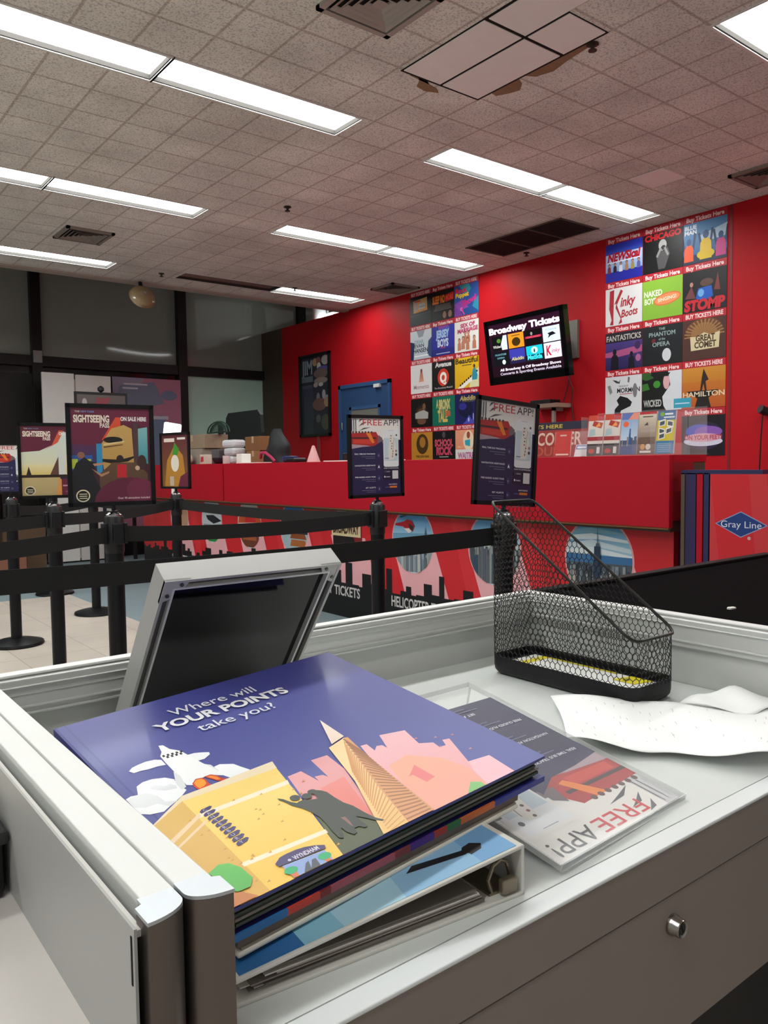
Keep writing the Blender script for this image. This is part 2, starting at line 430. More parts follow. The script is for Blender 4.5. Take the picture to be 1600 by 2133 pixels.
# black return grille in three sections
t = thing('return_grille', 'large black ceiling return grille in three sections by the red wall', 'grille', (5.82, 5.14, ZC))
fr = M()
for k in range(4): fr.box(-0.26, -0.58 + k * 0.385 - 0.008, -0.008, 0.26, -0.58 + k * 0.385 + 0.008, 0)
for s in (-1, 1): fr.box(s * 0.26 - 0.01, -0.59, -0.008, s * 0.26 + 0.01, 0.59, 0)
fr.build('frame', mat('black_grille_frame', '#55504a', 0.7), t)
for k in range(3):
    m = M()
    for j in range(14): m.box(-0.25, -0.565 + k * 0.385 + j * 0.026, -0.005, 0.25, -0.565 + k * 0.385 + j * 0.026 + 0.012, -0.001)
    m.build('grille_section', mat('black_grille', '#1b1816', 0.8), t)
M().box(-0.26, -0.58, -0.002, 0.26, 0.58, 0).build('backing', HOLE, t)
# access patch with torn edges
t = thing('ceiling_patch', 'four lighter replacement ceiling tiles with dark joints and torn brown edges', 'ceiling tile', (3.09, 2.76, ZC))
NT = mat('pale_ceiling_tile', '#efece8', 0.9, noise=0.04, nscale=8, bump=0.15, bscale=90)
for (x0, y0, x1, y1) in ((-0.268, 0.012, -0.008, 0.612), (0.012, 0.012, 0.285, 0.612), (0.012, -0.27, 0.285, -0.012), (-0.262, -0.47, -0.008, -0.012)):
    M().box(x0, y0, -0.007, x1, y1, -0.001).build('tile', NT, t)
M().box(-0.276, -0.275, -0.003, 0.305, 0.632, 0.0).box(-0.276, -0.48, -0.003, -0.005, -0.27, 0).build('joint_gap', HOLE, t)
TORN = mat('torn_brown_board', '#8d7154', 0.9, noise=0.2, nscale=20)
for pts in ([(-0.28, 0.5), (-0.20, 0.64), (-0.05, 0.655), (0.02, 0.67), (0.06, 0.70), (-0.02, 0.73), (-0.09, 0.715), (-0.12, 0.66)],
            [(0.29, 0.40), (0.30, 0.52), (0.35, 0.53), (0.39, 0.46), (0.41, 0.40), (0.36, 0.34), (0.30, 0.31)],
            [(0.29, 0.02), (0.30, 0.27), (0.36, 0.24), (0.39, 0.14), (0.36, 0.02), (0.34, -0.12), (0.30, -0.2)]):
    M().prism(pts, -0.0025, -0.0005).build('torn_edge', TORN, t)

t = M().box(5.23, 3.36, ZC - 0.006, 5.53, 3.64, ZC).build('ceiling_tile', NT); tagset(t, 'single pale replacement ceiling tile above the right poster block', 'ceiling tile')
# sprinklers
def sprinkler(x, y, label, z=ZC):
    o = M().lathe([(0.03, 0), (0.032, -0.006), (0.012, -0.01), (0.008, -0.03), (0.022, -0.032), (0.022, -0.036), (0.001, -0.038)], 14, (x, y, z)).build('sprinkler', mat('dark_brass', '#3a332b', 0.5, metal=0.4), smooth=True)
    tagset(o, label, 'sprinkler', 'ceiling sprinklers')
sprinkler(3.50, 5.68, 'dark sprinkler head on the bare ceiling between the light rows')
sprinkler(3.56, 8.40, 'sprinkler head by the far ceiling edge beside the tan dome')
sprinkler(5.12, 8.18, 'sprinkler head silhouetted on the farthest lit strip', ZC)
sprinkler(3.42, 2.60, 'sprinkler head at the corner of the torn ceiling patch')
sprinkler(6.18, 5.50, 'sprinkler head between the black grille and the red wall')
# tan dome at the ceiling edge
t = thing('convex_mirror', 'round tan convex dome hanging at the far ceiling edge', 'mirror', (3.50, 8.86, ZC - 0.02))
M().tube([(0, 0, 0), (0, -0.02, -0.06), (0, -0.05, -0.10)], 0.022, 10).build('bracket', BLACKM, t)
mx = Matrix.Rotation(math.radians(62), 4, 'X'); TAN = mat('aged_tan_plastic', '#8a7658', 0.25, coat=0.4, noise=0.3, nscale=9)
pr = [(0.001, 0.075)] + [(0.145 * math.sin(a), 0.075 * math.cos(a)) for a in [PI / 2 * k / 10 for k in range(1, 11)]] + [(0.15, -0.01), (0.001, -0.012)]
o = M().lathe(pr, 36).build('dome', TAN, t, smooth=True); o.matrix_local = Matrix.Translation((0, -0.06, -0.17)) @ mx
o = M().lathe([(0.02, 0.0), (0.02, 0.01), (0.001, 0.014)], 16).build('centre_stud', CHROME, t, smooth=True); o.matrix_local = Matrix.Translation((0, -0.06, -0.17)) @ mx @ Matrix.Translation((0, 0, 0.072))
# things seen above the far end of the red wall
o = M().tube([(6.92, 10.32, 0), (6.92, 10.32, 3.5), (6.9, 10.32, 4.3)], [0.13, 0.13, 0.10], 18).build('wrapped_column', mat('white_plastic_sheet', '#c9d0d0', 0.4, bump=0.5, bscale=12), smooth=True)
tagset(o, 'white wrapped column showing above the far end of the red wall', 'column')
t = thing('high_lamp', 'bright white lamp showing just above the red wall', 'lamp', (6.86, 9.98, 3.36))
M().box(-0.06, -0.15, 0.10, 0.06, 0.15, 0.14).build('housing', TRIMW, t)
M().tube([(0, -.1, .14), (0, -.1, .94)], .008, 8).tube([(0, .1, .14), (0, .1, .94)], .008, 8).build('hanger', TRIMW, t)
M().box(-0.1, -0.19, 0.0, 0.1, 0.19, 0.10, bev=0.03).build('shade', LENS, t)
struct(M().box(9.0, 5, 0, 9.2, 11.3, 4.3).build('wall_back', mat('dim_grey_wall', '#6a6560', 0.8)))

# ------------------------------------------------------------------ posters on the red wall
XW = 6.43
def on_wall(y, z, off=0.004): return frame_mx((XW - off, y, z), (0, -1, 0), (0, 0, 1))
S = 0.85     # the art fills the lower 0.85 of a sheet, the ticket strip the rest
def strip(p, caps, pale):
    p.rect(0, S, 1, 1, '#b3202d' if not pale else '#b8333f')
    p.text(0.5, S + 0.03, 'BUY TICKETS HERE' if caps else 'Buy Tickets Here', 0.085, '#f3d9d6', w=0.86, bold=0.03)
def person(p, x, y, h, skin, cloth, hair=None):
    p.poly([(x - h * .22, y), (x + h * .22, y), (x + h * .2, y + h * .55), (x + h * .1, y + h * .68), (x - h * .1, y + h * .68), (x - h * .2, y + h * .55)], cloth)
    if hair: p.ell(x, y + h * .84, h * .15, h * .18, hair)
    p.ell(x, y + h * .81, h * .11, h * .14, skin)

def a1(p):   # orange ticket
    p.rect(0, 0, 1, S, '#0d1211'); p.rect(0, 0, 1, .30, '#0c1a1a'); p.line((0, .30), (1, .33), .012, '#3c4a48')
    p.poly([(.17, .37), (.82, .40), (.80, .78), (.15, .73)], '#e08f1e', '#d9b06a'); p.poly([(.2, .42), (.36, .42), (.36, .68), (.2, .68)], '#b9a99b')
    p.poly([(.4, .45), (.7, .47), (.72, .64), (.42, .62)], '#c9c5ba'); p.text(.56, .51, 'transit', .06, '#6d6a66', w=.26); p.rect(.2, .68, .5, .73, '#d2501a')
def a2(p):
    p.rect(0, 0, 1, S, '#15100f'); p.text(.32, .5, 'SLEEP NO', .2, '#e57a1c', w=.55, bold=.05); p.poly([(.62, .5), (.98, .53), (.98, .74), (.62, .7)], '#c81c1f')
    p.text(.8, .55, 'MORE', .12, '#e8503a', w=.32, bold=.04)
    for k in range(5): p.rect(.1 + .02 * k, .29 + .035 * k, .9 - .02 * k, .305 + .035 * k, '#6f6a67', same=k > 0)
    p.ell(.58, .14, .08, .1, '#8c6a58'); p.ell(.82, .14, .08, .1, '#8c6a58')
def a3(p):
    p.rect(0, 0, 1, S, '#1d4c8e', '#35549a'); p.poly([(0, 0), (.35, 0), (.2, .2), (0, .35)], '#7b3a98'); p.poly([(0, .35), (.35, .45), (.6, .2), (.2, .15)], '#8b47a5'); p.poly([(.6, .85), (.2, .85), (.5, .5), (.7, .7)], '#2f8f9a')
    p.poly([(.75, .2), (1, .05), (1, .45), (.85, .4)], '#2c87a5'); p.text(.3, .64, 'Rock', .12, '#d42b4b', w=.5, bold=.05); p.text(.33, .52, 'Puppet', .11, '#eac22b', w=.55, bold=.05)
    p.text(.64, .3, 'Show!', .16, '#c02a7d', w=.6, bold=.05, rot=.25); p.ell(.3, .18, .05, .05, '#e678b9'); p.line((.3, .2), (.42, .02), .05, '#d13f8d')
def a4(p):
    p.rect(0, 0, 1, S, '#bcc8d2', '#d8dde0'); p.poly([(0, 0), (.15, 0), (.2, .5), (0, .55)], '#1d2b52'); p.poly([(.8, .1), (1, 0), (1, .6), (.85, .5)], '#35487a'); p.poly([(.3, .85), (.7, .85), (.6, .66), (.4, .64)], '#98a3ad')
    p.text(.42, .47, 'DEAR', .1, '#7fa9bb', w=.42, bold=.02); p.text(.42, .35, 'EVAN', .1, '#26303c', w=.45, bold=.02); p.text(.48, .2, 'HANSEN', .12, '#171c24', w=.68, bold=.02); p.rect(.2, .08, .85, .12, '#f0f0f0')
def a5(p):
    p.rect(0, 0, 1, S, '#252b9a'); p.rect(0, 0, 1, .2, '#1f257f'); p.rect(.3, .76, .75, .84, '#8a3b9c'); p.poly([(.2, .5), (.75, .55), (.8, .8), (.3, .75)], '#3d55c0'); p.text(.48, .52, 'JERSEY', .2, '#a9c7e6', w=.58, bold=.05); p.text(.5, .26, 'BOYS', .2, '#c7d6ea', w=.48, bold=.05)
    p.text(.5, .2, 'live', .07, '#b03a55', w=.2); p.rect(.2, .05, .8, .075, '#b6bde0')
def a6(p):
    p.rect(0, 0, 1, S, '#dcdad3'); p.text(.55, .68, 'SEX OF', .1, '#b3275f', w=.6, bold=.05, rot=.04); p.text(.55, .54, 'MARRIAGE', .11, '#b3275f', w=.84, bold=.05, rot=.04)
    for x, y, h in ((.45, .22, .34), (.58, .24, .32), (.2, .05, .34), (.36, .07, .36), (.55, .04, .34), (.82, .05, .36)): person(p, x, y, h, '#c88a6b', '#b6765c', '#4a2c20')
def a7(p):
    p.rect(0, 0, 1, S, '#dedcda'); p.poly([(.38, .28), (.64, .28), (.56, .62), (.46, .62)], '#e3a98a', '#b06a58'); p.ell(.51, .66, .05, .06, '#7a4a44'); p.poly([(.2, .25), (.85, .28), (.75, .35), (.3, .32)], '#e9d6d6'); p.text(.5, .13, 'Moments', .12, '#b79299', w=.72)
def a8(p):
    p.rect(0, 0, 1, S, '#161414'); p.text(.5, .69, 'Avenue', .13, '#e6e4e0', w=.72, bold=.04); p.ell(.5, .38, .25, .25, '#d23a24'); p.text(.5, .24, 'Q', .27, '#ece7e0', w=.3, bold=.06); p.text(.5, .06, 'The Broadway Musical', .05, '#bdbab7', w=.8)
def a9(p):
    p.rect(0, 0, 1, S, '#d9a514', '#e2b71f'); p.poly([(.6, 0), (1, 0), (1, .55), (.7, .3)], '#d8d6a5'); p.poly([(.1, 0), (.35, 0), (1, .32), (1, .45)], '#ece9d9')
    for k in range(9): p.poly([(.2 + k * .085, .07 + k * .043), (.25 + k * .085, .05 + k * .043), (.28 + k * .085, .1 + k * .043), (.22 + k * .085, .12 + k * .043)], '#16130f', same=k > 0)
    p.text(.5, .69, 'Beautiful', .14, '#2a1d0a', w=.94, bold=.03); p.rect(.3, .62, .7, .64, '#3a2c12'); p.poly([(.72, .2), (.92, .2), (.95, .32), (.84, .55), (.76, .5), (.72, .35)], '#2c8ba0'); p.ell(.81, .58, .04, .05, '#3a2a22')
def a10(p):
    p.rect(0, 0, 1, S, '#120f0e'); p.ell(.5, .36, .32, .3, '#2c1f18'); p.ell(.5, .34, .25, .22, '#5a4334'); p.poly([(.2, .26), (.8, .24), (.82, .42), (.6, .5), (.4, .47), (.2, .42)], '#a9a7a2'); p.ell(.62, .6, .07, .1, '#7a5640'); p.ell(.5, .16, .2, .08, '#6b4a38')
def a11(p):
    p.rect(0, 0, 1, S, '#0f6a55'); p.text(.22, .52, 'A', .24, '#cfc692', w=.1, bold=.03); p.text(.55, .48, 'BRONX', .26, '#cfc07c', w=.5, bold=.05); p.text(.46, .12, 'TALE', .31, '#cdb264', w=.44, bold=.05); p.rect(.6, .26, .8, .42, '#b0623a')
def a12(p):
    p.rect(0, 0, 1, S, '#1d1d5c', '#17174a'); p.ell(.45, .42, .3, .24, '#111238'); p.ell(.32, .5, .16, .1, '#2e2f86'); p.text(.52, .66, 'Aladdin', .13, '#b5a35c', w=.66, bold=.03, shear=.2); p.rect(.3, .62, .8, .635, '#6a6452'); p.poly([(.3, 0), (.8, 0), (.78, .3), (.72, .1), (.58, .25), (.45, .08)], '#4a4db0'); p.ell(.57, .12, .03, .06, '#b9bbe6'); p.ell(.76, .2, .02, .1, '#9fa3dc')
def a13(p):
    p.rect(0, 0, 1, S, '#c2842a'); p.ell(.52, .5, .28, .3, '#4a3115'); p.ell(.53, .55, .14, .16, '#a9722a'); p.text(.52, .1, 'THE LION KING', .06, '#33220e', w=.62, bold=.04)
def a14(p):
    p.rect(0, 0, 1, S, '#110f10'); p.ell(.5, .74, .07, .09, '#54494c'); p.rect(.12, .14, .9, .6, '#110f10'); p.text(.5, .42, 'SCHOOL', .18, '#c24a5c', w=.82, bold=.06); p.text(.28, .32, 'of', .06, '#a8a3a0', w=.1); p.text(.52, .17, 'ROCK', .21, '#c2415a', w=.72, bold=.06); p.rect(.3, .09, .7, .115, '#a8a5a2')
def a15(p):
    p.rect(0, 0, 1, S, '#dc8a6a', '#e79a78'); p.ell(.55, .55, .22, .28, '#ecd5b4'); p.poly([(.42, .42), (.62, .38), (.62, .58), (.4, .55)], '#2f9fb5'); p.ell(.55, .7, .07, .1, '#9c4a38'); p.rect(0, 0, 1, .3, '#dcd9d3'); p.text(.52, .05, 'WAITRESS', .16, '#b85a8e', w=.84, bold=.04); p.text(.2, .35, 'No.1', .05, '#f0cfa2', w=.2)
def b1(p):
    p.rect(0, 0, 1, S, '#22259a', '#2a34a8'); p.rect(0, .22, 1, .7, '#7f9fd8', '#c7d8ee'); p.rect(0, .62, 1, .74, '#3a58c0', '#2a34a8'); p.rect(.05, .42, .93, .45, '#d9e2f0'); p.text(.5, .46, 'NEWSical', .17, '#b8152a', w=.9, bold=.05, shear=.2)
    for k in range(6): person(p, .1 + k * .16, .2, .22, '#b98268', ['#8a2f3c', '#33232a', '#d9dbe2', '#a87a52', '#9a8a4a', '#5c5a96'][k], '#2a1b18')
def b2(p):
    p.rect(0, 0, 1, S, '#100f10'); p.text(.5, .7, 'CHICAGO', .12, '#c3141f', w=.9, bold=.05); p.poly([(.4, .05), (.56, .05), (.68, .35), (.62, .5), (.52, .42), (.42, .5), (.34, .36)], '#4d4b4c'); p.ell(.5, .56, .1, .12, '#a3a1a0'); p.ell(.52, .5, .06, .05, '#2b2929'); p.line((.36, .32), (.46, .5), .05, '#8b8988'); p.line((.64, .32), (.55, .5), .05, '#8b8988')
def b3(p):
    p.rect(0, 0, 1, S, '#2a4e7e', '#4f86b8'); p.poly([(.35, .55), (1, .7), (1, .45), (.4, .4)], '#a8c3d6'); p.rect(0, 0, 1, .18, '#1b2a44')
    for x, c, h in ((.13, '#e0562b', .5), (.52, '#d8b51e', .62), (.86, '#c43c86', .52)):
        p.line((x - .1, .3), (x - .16, .62), .05, '#24395e'); p.line((x + .1, .3), (x + .15, .66), .05, '#24395e'); person(p, x, .06, h, '#2c4a78', c)
    p.ell(.52, .16, .2, .1, '#d6b51c'); p.text(.17, .72, 'BLUE', .08, '#dfe7ec', w=.28, bold=.04); p.text(.17, .62, 'MAN', .08, '#dfe7ec', w=.28, bold=.04)
def b4(p):
    p.rect(0, 0, 1, S, '#d9d7d6'); R = '#a81a2a'
    p.poly([(.12, .8), (.24, .82), (.22, .2), (.22, .02), (.12, .03), (.17, .14), (.1, .4)], R); p.poly([(.24, .48), (.42, .8), (.48, .76), (.28, .4), (.42, .14), (.36, .02), (.46, .05), (.44, .16), (.3, .5)], R)
    p.text(.62, .42, 'inky', .2, R, w=.42, bold=.03, shear=.3, rot=.05); p.text(.66, .18, 'Boots', .16, R, w=.46, bold=.03, shear=.3, rot=.08)
def b5(p):
    p.rect(0, 0, 1, S, '#7fae33', '#86b53a'); p.text(.27, .5, 'NAKED', .12, '#e3e9d6', w=.46, bold=.03); p.text(.2, .34, 'BOYS', .12, '#e3e9d6', w=.3, bold=.03); p.ell(.62, .4, .34, .13, '#d5693f', rot=.12); p.ell(.62, .4, .31, .105, '#e08a58', rot=.12); p.text(.62, .37, 'SINGING!', .07, '#e9e3c9', w=.46, rot=.1)
def b6(p):
    p.rect(0, 0, 1, S, '#16131a', '#0e0d12'); p.poly([(.3, .28), (.5, .2), (.7, .28), (.66, .5), (.36, .48)], '#1e58b6'); p.ell(.42, .38, .07, .08, '#6aa4d6'); p.poly([(.05, .3), (.3, .28), (.2, .55)], '#6a3a3a'); p.ell(.2, .58, .04, .05, '#b08070'); p.poly([(.72, .4), (.86, .38), (.8, .75)], '#7a3434'); p.ell(.55, .58, .15, .08, '#5a4034'); p.text(.5, .04, 'STOMP', .2, '#c0202e', w=.94, bold=.06, shear=.1)
def b7(p):
    p.rect(0, 0, 1, S, '#2a2350', '#503a86'); p.poly([(0, .4), (1, .5), (1, .35), (.3, .28), (0, .3)], '#a8527e'); p.rect(0, .62, 1, S, '#1a1620'); p.text(.5, .66, 'FANTASTICKS', .12, '#c0b8b2', w=.94, bold=.02)
    for x, y, h in ((.26, 0, .5), (.72, 0, .4)): person(p, x, y, h, '#17131f', '#17131f')
    p.ell(.88, .5, .08, .09, '#3a2454'); p.line((.88, .42), (.88, .2), .01, '#6a4a78'); p.ell(.9, .22, .07, .08, '#a8608e')
def b8(p):
    p.rect(0, 0, 1, S, '#111417', '#14191d'); G = '#8fa3a3'
    p.text(.5, .75, 'THE', .05, G, w=.16); p.text(.5, .62, 'PHANTOM', .09, G, w=.66); p.text(.5, .53, 'of the', .05, G, w=.16); p.text(.48, .4, 'OPERA', .09, G, w=.44); p.ell(.29, .53, .05, .05, '#6a1f28'); p.ell(.62, .2, .11, .14, '#c9ccd0')
def b9(p):
    p.rect(0, 0, 1, S, '#4a2a22'); p.ell(.5, .6, .42, .26, '#6a4128'); p.ell(.5, .55, .3, .22, '#8c6238')
    for k in range(16):
        a_ = PI * k / 15; p.poly([(.5, .5), (.5 + .46 * math.cos(a_), .5 + .34 * math.sin(a_)), (.5 + .46 * math.cos(a_ + .08), .5 + .34 * math.sin(a_ + .08))], '#9c7444', same=k > 0)
    p.poly([(.2, .2), (.84, .22), (.86, .55), (.66, .5), (.5, .56), (.34, .48), (.18, .5)], '#cfc29a'); p.text(.53, .39, 'GREAT', .12, '#4a3722', w=.44, bold=.04); p.text(.53, .25, 'COMET', .12, '#4a3722', w=.5, bold=.04)
def b10(p):
    p.rect(0, 0, 1, S, '#d6d7d9'); p.text(.64, .47, 'MORMON', .1, '#2b2b2d', w=.62, bold=.03); p.text(.5, .6, 'THE BOOK OF', .035, '#5a5a5c', w=.26); p.rect(.4, .43, .75, .445, '#b3303a'); p.poly([(.32, .3), (.42, .4), (.62, .34), (.74, .24), (.7, .15), (.44, .06), (.42, 0), (.26, 0), (.27, .1), (.38, .2)], '#141415')
    p.poly([(.2, .78), (.3, .7), (.4, .68), (.42, .78), (.38, .72), (.3, .76)], '#3a3a3c'); p.poly([(.06, .64), (.14, .66), (.2, .5), (.14, .44)], '#8a8a8c'); p.poly([(.63, .82), (.68, .8), (.66, .68), (.62, .7)], '#6a6a6c'); p.ell(.82, .5, .06, .16, '#7a7a7c')
def b11(p):
    p.rect(0, 0, 1, S, '#0d0f0e'); p.poly([(.62, 0), (1, 0), (1, S), (.66, S), (.72, .55), (.52, .3), (.55, .1)], '#d5d8dc'); p.poly([(0, .85), (.22, .85), (.3, .72), (.1, .68), (0, .72)], '#2f5a22'); p.poly([(0, .45), (.2, .48), (.14, .62), (0, .6)], '#35702a'); p.ell(.38, .58, .09, .08, '#3c8a2c'); p.ell(.62, .62, .08, .16, '#d8a6ab'); p.poly([(.5, .8), (.72, .82), (.66, .74), (.3, .74), (.2, .8)], '#0d0f0e'); p.text(.27, .1, 'WICKED', .14, '#bdbdb8', w=.46, bold=.03)
def b12(p):
    p.rect(0, 0, 1, S, '#b8551e', '#c27a22'); p.rect(0, .55, 1, S, '#c07a22', '#c98a2e'); p.poly([(.3, 0), (.68, 0), (.62, .2), (.85, .36), (.1, .36), (.36, .2)], '#1c1512'); p.poly([(.42, .34), (.46, .34), (.5, .5), (.54, .34), (.58, .34), (.55, .55), (.62, .58), (.5, .82), (.46, .62)], '#2a1a12'); p.text(.5, .24, 'HAMILTON', .1, '#e0cfae', w=.96)
def b13(p):
    p.rect(0, 0, 1, S, '#100d14'); p.ell(.5, .42, .47, .3, '#2b1f3e'); p.ell(.42, .52, .32, .14, '#4650b8'); p.ell(.62, .5, .32, .12, '#8a5ab0'); p.ell(.5, .3, .45, .1, '#d2cfe0'); p.ell(.5, .38, .42, .09, '#dba3b4'); p.text(.5, .34, 'ON YOUR FEET!', .09, '#b8404e', w=.86, bold=.03)

PW, PH = 1.19 / 3, 0.412
blockA = [(a1, 1, 1, 'black show poster with an orange ticket, top left of the far block'), (a2, 0, 0, 'black show poster with orange and red lettering, top middle of the far block'), (a3, 1, 1, 'blue and purple show poster with yellow lettering, top right of the far block'),
          (a4, 1, 1, 'pale blue show poster with dark lettering, left of the second row, far block'), (a5, 0, 0, 'deep blue show poster with silver lettering, middle of the second row, far block'), (a6, 1, 1, 'white show poster with pink title and group of people, second row, far block'),
          (a7, 1, 1, 'white show poster with a small peach figure, left of third row, far block'), (a8, 0, 0, 'black show poster with a white letter in a red disc, far block'), (a9, 0, 0, 'yellow show poster with piano keys and teal figure, far block'),
          (a10, 1, 0, 'black show poster with a pale smoky glow, fourth row, far block'), (a11, 1, 0, 'green show poster with tall cream lettering, fourth row, far block'), (a12, 0, 0, 'dark blue show poster with gold script title, fourth row, far block'),
          (a13, 0, 0, 'ochre show poster with a dark round emblem, bottom left of the far block'), (a14, 1, 0, 'black show poster with big red two-line title, bottom middle of the far block'), (a15, 1, 0, 'peach show poster with a pink title band, bottom right of the far block')]
blockB = [(b1, 0, 0, 'blue show poster with red slanted title, top left of the near block'), (b2, 0, 0, 'black show poster with red title and grey figure, near block top row'), (b3, 0, 0, 'sky blue show poster with three paint-splashed figures, near block top right'),
          (b4, 0, 0, 'white show poster with red boot-shaped script lettering, near block'), (b5, 0, 0, 'lime green show poster with an orange oval, near block'), (b6, 0, 0, 'dark show poster with blue drums and red title at bottom, near block'),
          (b7, 0, 0, 'purple sunset show poster with two silhouettes, near block'), (b8, 0, 0, 'black show poster with grey title and white oval, near block'), (b9, 1, 0, 'brown show poster with title on a cream patch, near block'),
          (b10, 0, 0, 'white show poster with a black leaning shape, near block fourth row'), (b11, 0, 0, 'black, green and white show poster above the brochure rack, near block'), (b12, 1, 0, 'orange show poster with a black figure silhouette, near block'),
          None, None, (b13, 0, 0, 'black show poster with a pink and blue glow beside the brochure rack')]
def block(items, y0, wsheet, group):
    for i, it in enumerate(items):
        if it is None: continue
        fn, caps, pale, label = it
        r, c_ = divmod(i, 3)
        p = Print(wsheet - 0.004, PH - 0.003, '#22201f', 0.003, 0.00008)
        fn(p); strip(p, caps, pale)
        o = p.build('show_poster', on_wall(y0 - c_ * wsheet, ZC - 0.006 - (r + 1) * PH)); tagset(o, label, 'poster', group)
block(blockA, 7.612, PW, 'show posters in the far wall block')
block(blockB, 4.727, 0.4035, 'show posters in the near wall block')

# framed tall poster beside the brown panel
t = thing('framed_poster', 'tall dark framed poster of performers beside the blue door', 'poster', (XW, 9.76, 1.655))
fm = M(); W_, H_ = 0.80, 1.19
for a, b, c, d in ((-W_ / 2, 0, W_ / 2, 0.035), (-W_ / 2, H_ - 0.035, W_ / 2, H_), (-W_ / 2, 0, -W_ / 2 + 0.035, H_), (W_ / 2 - 0.035, 0, W_ / 2, H_)): fm.box(-0.035, a, b, -0.001, c, d)
fm.build('frame', BLACKP, t)
p = Print(W_ - 0.06, H_ - 0.06, '#23252b', 0.003, 0.0001, bg2='#2c2c3c')
p.rect(0, 0, .42, .6, '#2c3236', '#33334a'); p.text(.21, .78, 'JIM', .17, '#8d989f', w=.38, bold=.03); p.rect(.02, .68, .42, .75, '#626e73'); p.rect(.02, .6, .4, .64, '#454a58')
for x, y, rx, ry, c_ in ((.5, .92, .09, .05, '#a98a66'), (.62, .93, .08, .05, '#86504a'), (.86, .93, .13, .06, '#a59a94'), (.64, .86, .07, .05, '#b9bcb6'), (.78, .83, .2, .03, '#54508c'), (.7, .77, .25, .06, '#6b5a54'), (.7, .68, .24, .04, '#83766e'), (.52, .63, .08, .03, '#a08c88'), (.7, .63, .08, .025, '#a8a8a6'), (.8, .5, .06, .06, '#9c98a0'), (.6, .47, .06, .06, '#77727a'), (.9, .45, .1, .04, '#8d8a92'), (.65, .38, .25, .08, '#6a4a42'), (.9, .4, .1, .06, '#97785a'), (.6, .2, .08, .05, '#4e5654'), (.85, .15, .15, .1, '#4a4a3c')): p.ell(x, y, rx, ry, c_)
p.build('poster_sheet', frame_mx((-0.006, W_ / 2 - 0.03, 0.03), (0, -1, 0), (0, 0, 1)), t, GLOSSP)
o = M().box(XW - 0.02, 9.66, 1.28, XW, 9.72, 1.655).build('cable_cover', mat('red_cable_cover', '#8d3a34', 0.6)); tagset(o, 'dull red vertical cable cover below the tall framed poster', 'cable cover')

# blue door
struct(M().box(XW - 0.012, 8.02, 0, XW, 9.13, 2.30).build('door_3', mat('blue_painted_door', '#2d4a72', 0.45)))
d3 = bpy.data.objects['door_3']
M().box(XW - 0.03, 8.00, 0, XW, 8.05, 2.33).box(XW - 0.03, 9.10, 0, XW, 9.15, 2.33).box(XW - 0.03, 8.00, 2.28, XW, 9.15, 2.33).build('door_frame', mat('blue_door_frame', '#33527c', 0.4), d3)
m = M()
for a, b, c, dd in ((8.22, 1.35, 8.26, 2.02), (8.86, 1.35, 8.90, 2.02), (8.22, 1.98, 8.90, 2.02), (8.22, 1.35, 8.90, 1.39)): m.box(XW - 0.024, a, b, XW - 0.01, c, dd)
m.build('window_bead', mat('blue_bead', '#3a5b88', 0.4), d3)
M().box(XW - 0.016, 8.26, 1.39, XW - 0.010, 8.86, 1.98).build('glass', mat('grey_door_glass', '#77796f', 0.1), d3)
M().box(XW - 0.05, 8.2, 2.24, XW - 0.012, 8.32, 2.285).build('door_closer', TRIMW, d3)
M().tube([(XW - 0.03, 9.07, 1.72), (XW - 0.03, 9.07, 1.82)], 0.012).build('hinge', CHROME, d3)

# television on an arm
tvb = Vector((5.835, 5.215, 2.333))                 # centre of the screen face
U0 = Vector((-0.068, -0.997, -0.029)).normalized(); V0 = Vector((-0.142, -0.019, 0.99)); V0 = (V0 - U0 * V0.dot(U0)).normalized()
U = U0 * math.cos(math.radians(1.6)) + V0 * math.sin(math.radians(1.6)); V = V0
mw = frame_mx(tvb, U, V)
t = thing('television', 'black wall television tilted down showing theatre ticket pictures', 'television', mw=mw)
TW, TH = 1.07, 0.635
m = M()
for a, b, c, d in ((-TW / 2, -TH / 2, TW / 2, -TH / 2 + 0.075), (-TW / 2, TH / 2 - 0.045, TW / 2, TH / 2), (-TW / 2, -TH / 2, -TW / 2 + 0.05, TH / 2), (TW / 2 - 0.05, -TH / 2, TW / 2, TH / 2)): m.box(a, b, -0.05, c, d, 0.012)
m.build('bezel', mat('piano_black', '#0b0b0c', 0.15), t)
M().box(-TW / 2 + 0.02, -TH / 2 + 0.02, -0.075, TW / 2 - 0.02, TH / 2 - 0.02, -0.03, bev=0.01).build('back_cover', BLACKP, t)
p = Print(TW - 0.1, TH - 0.12, '#1a0a14', 0.003, 0.0001, bg2='#2a0f22')
p.text(.5, .82, 'Broadway Tickets', .11, '#f0e9f5', w=.98, bold=.05)
def tile(c_, r_, bgc): x0 = .04 + c_ * .24; y0 = .50 - r_ * .29; p.rect(x0, y0, x0 + .22, y0 + .27, bgc); return x0, y0
x, y = tile(0, 0, '#0d0f10'); p.poly([(x + .14, y), (x + .22, y), (x + .22, y + .27), (x + .17, y + .27), (x + .13, y + .12)], '#c6d3dc'); p.ell(x + .1, y + .18, .03, .04, '#4f7a2e'); p.text(x + .07, y + .05, 'Wicked', .05, '#c9c9c4', w=.12)
x, y = tile(1, 0, '#d08a24'); p.ell(x + .11, y + .11, .06, .08, '#3c2a10'); p.rect(x + .05, y + .22, x + .17, y + .235, '#6a4814')
x, y = tile(2, 0, '#0e0b0d'); p.rect(x, y + .12, x + .22, y + .16, '#a3203f'); p.text(x + .11, y + .125, 'CHICAGO', .03, '#d65a6a', w=.18); p.ell(x + .09, y + .2, .015, .03, '#8a8d8e')
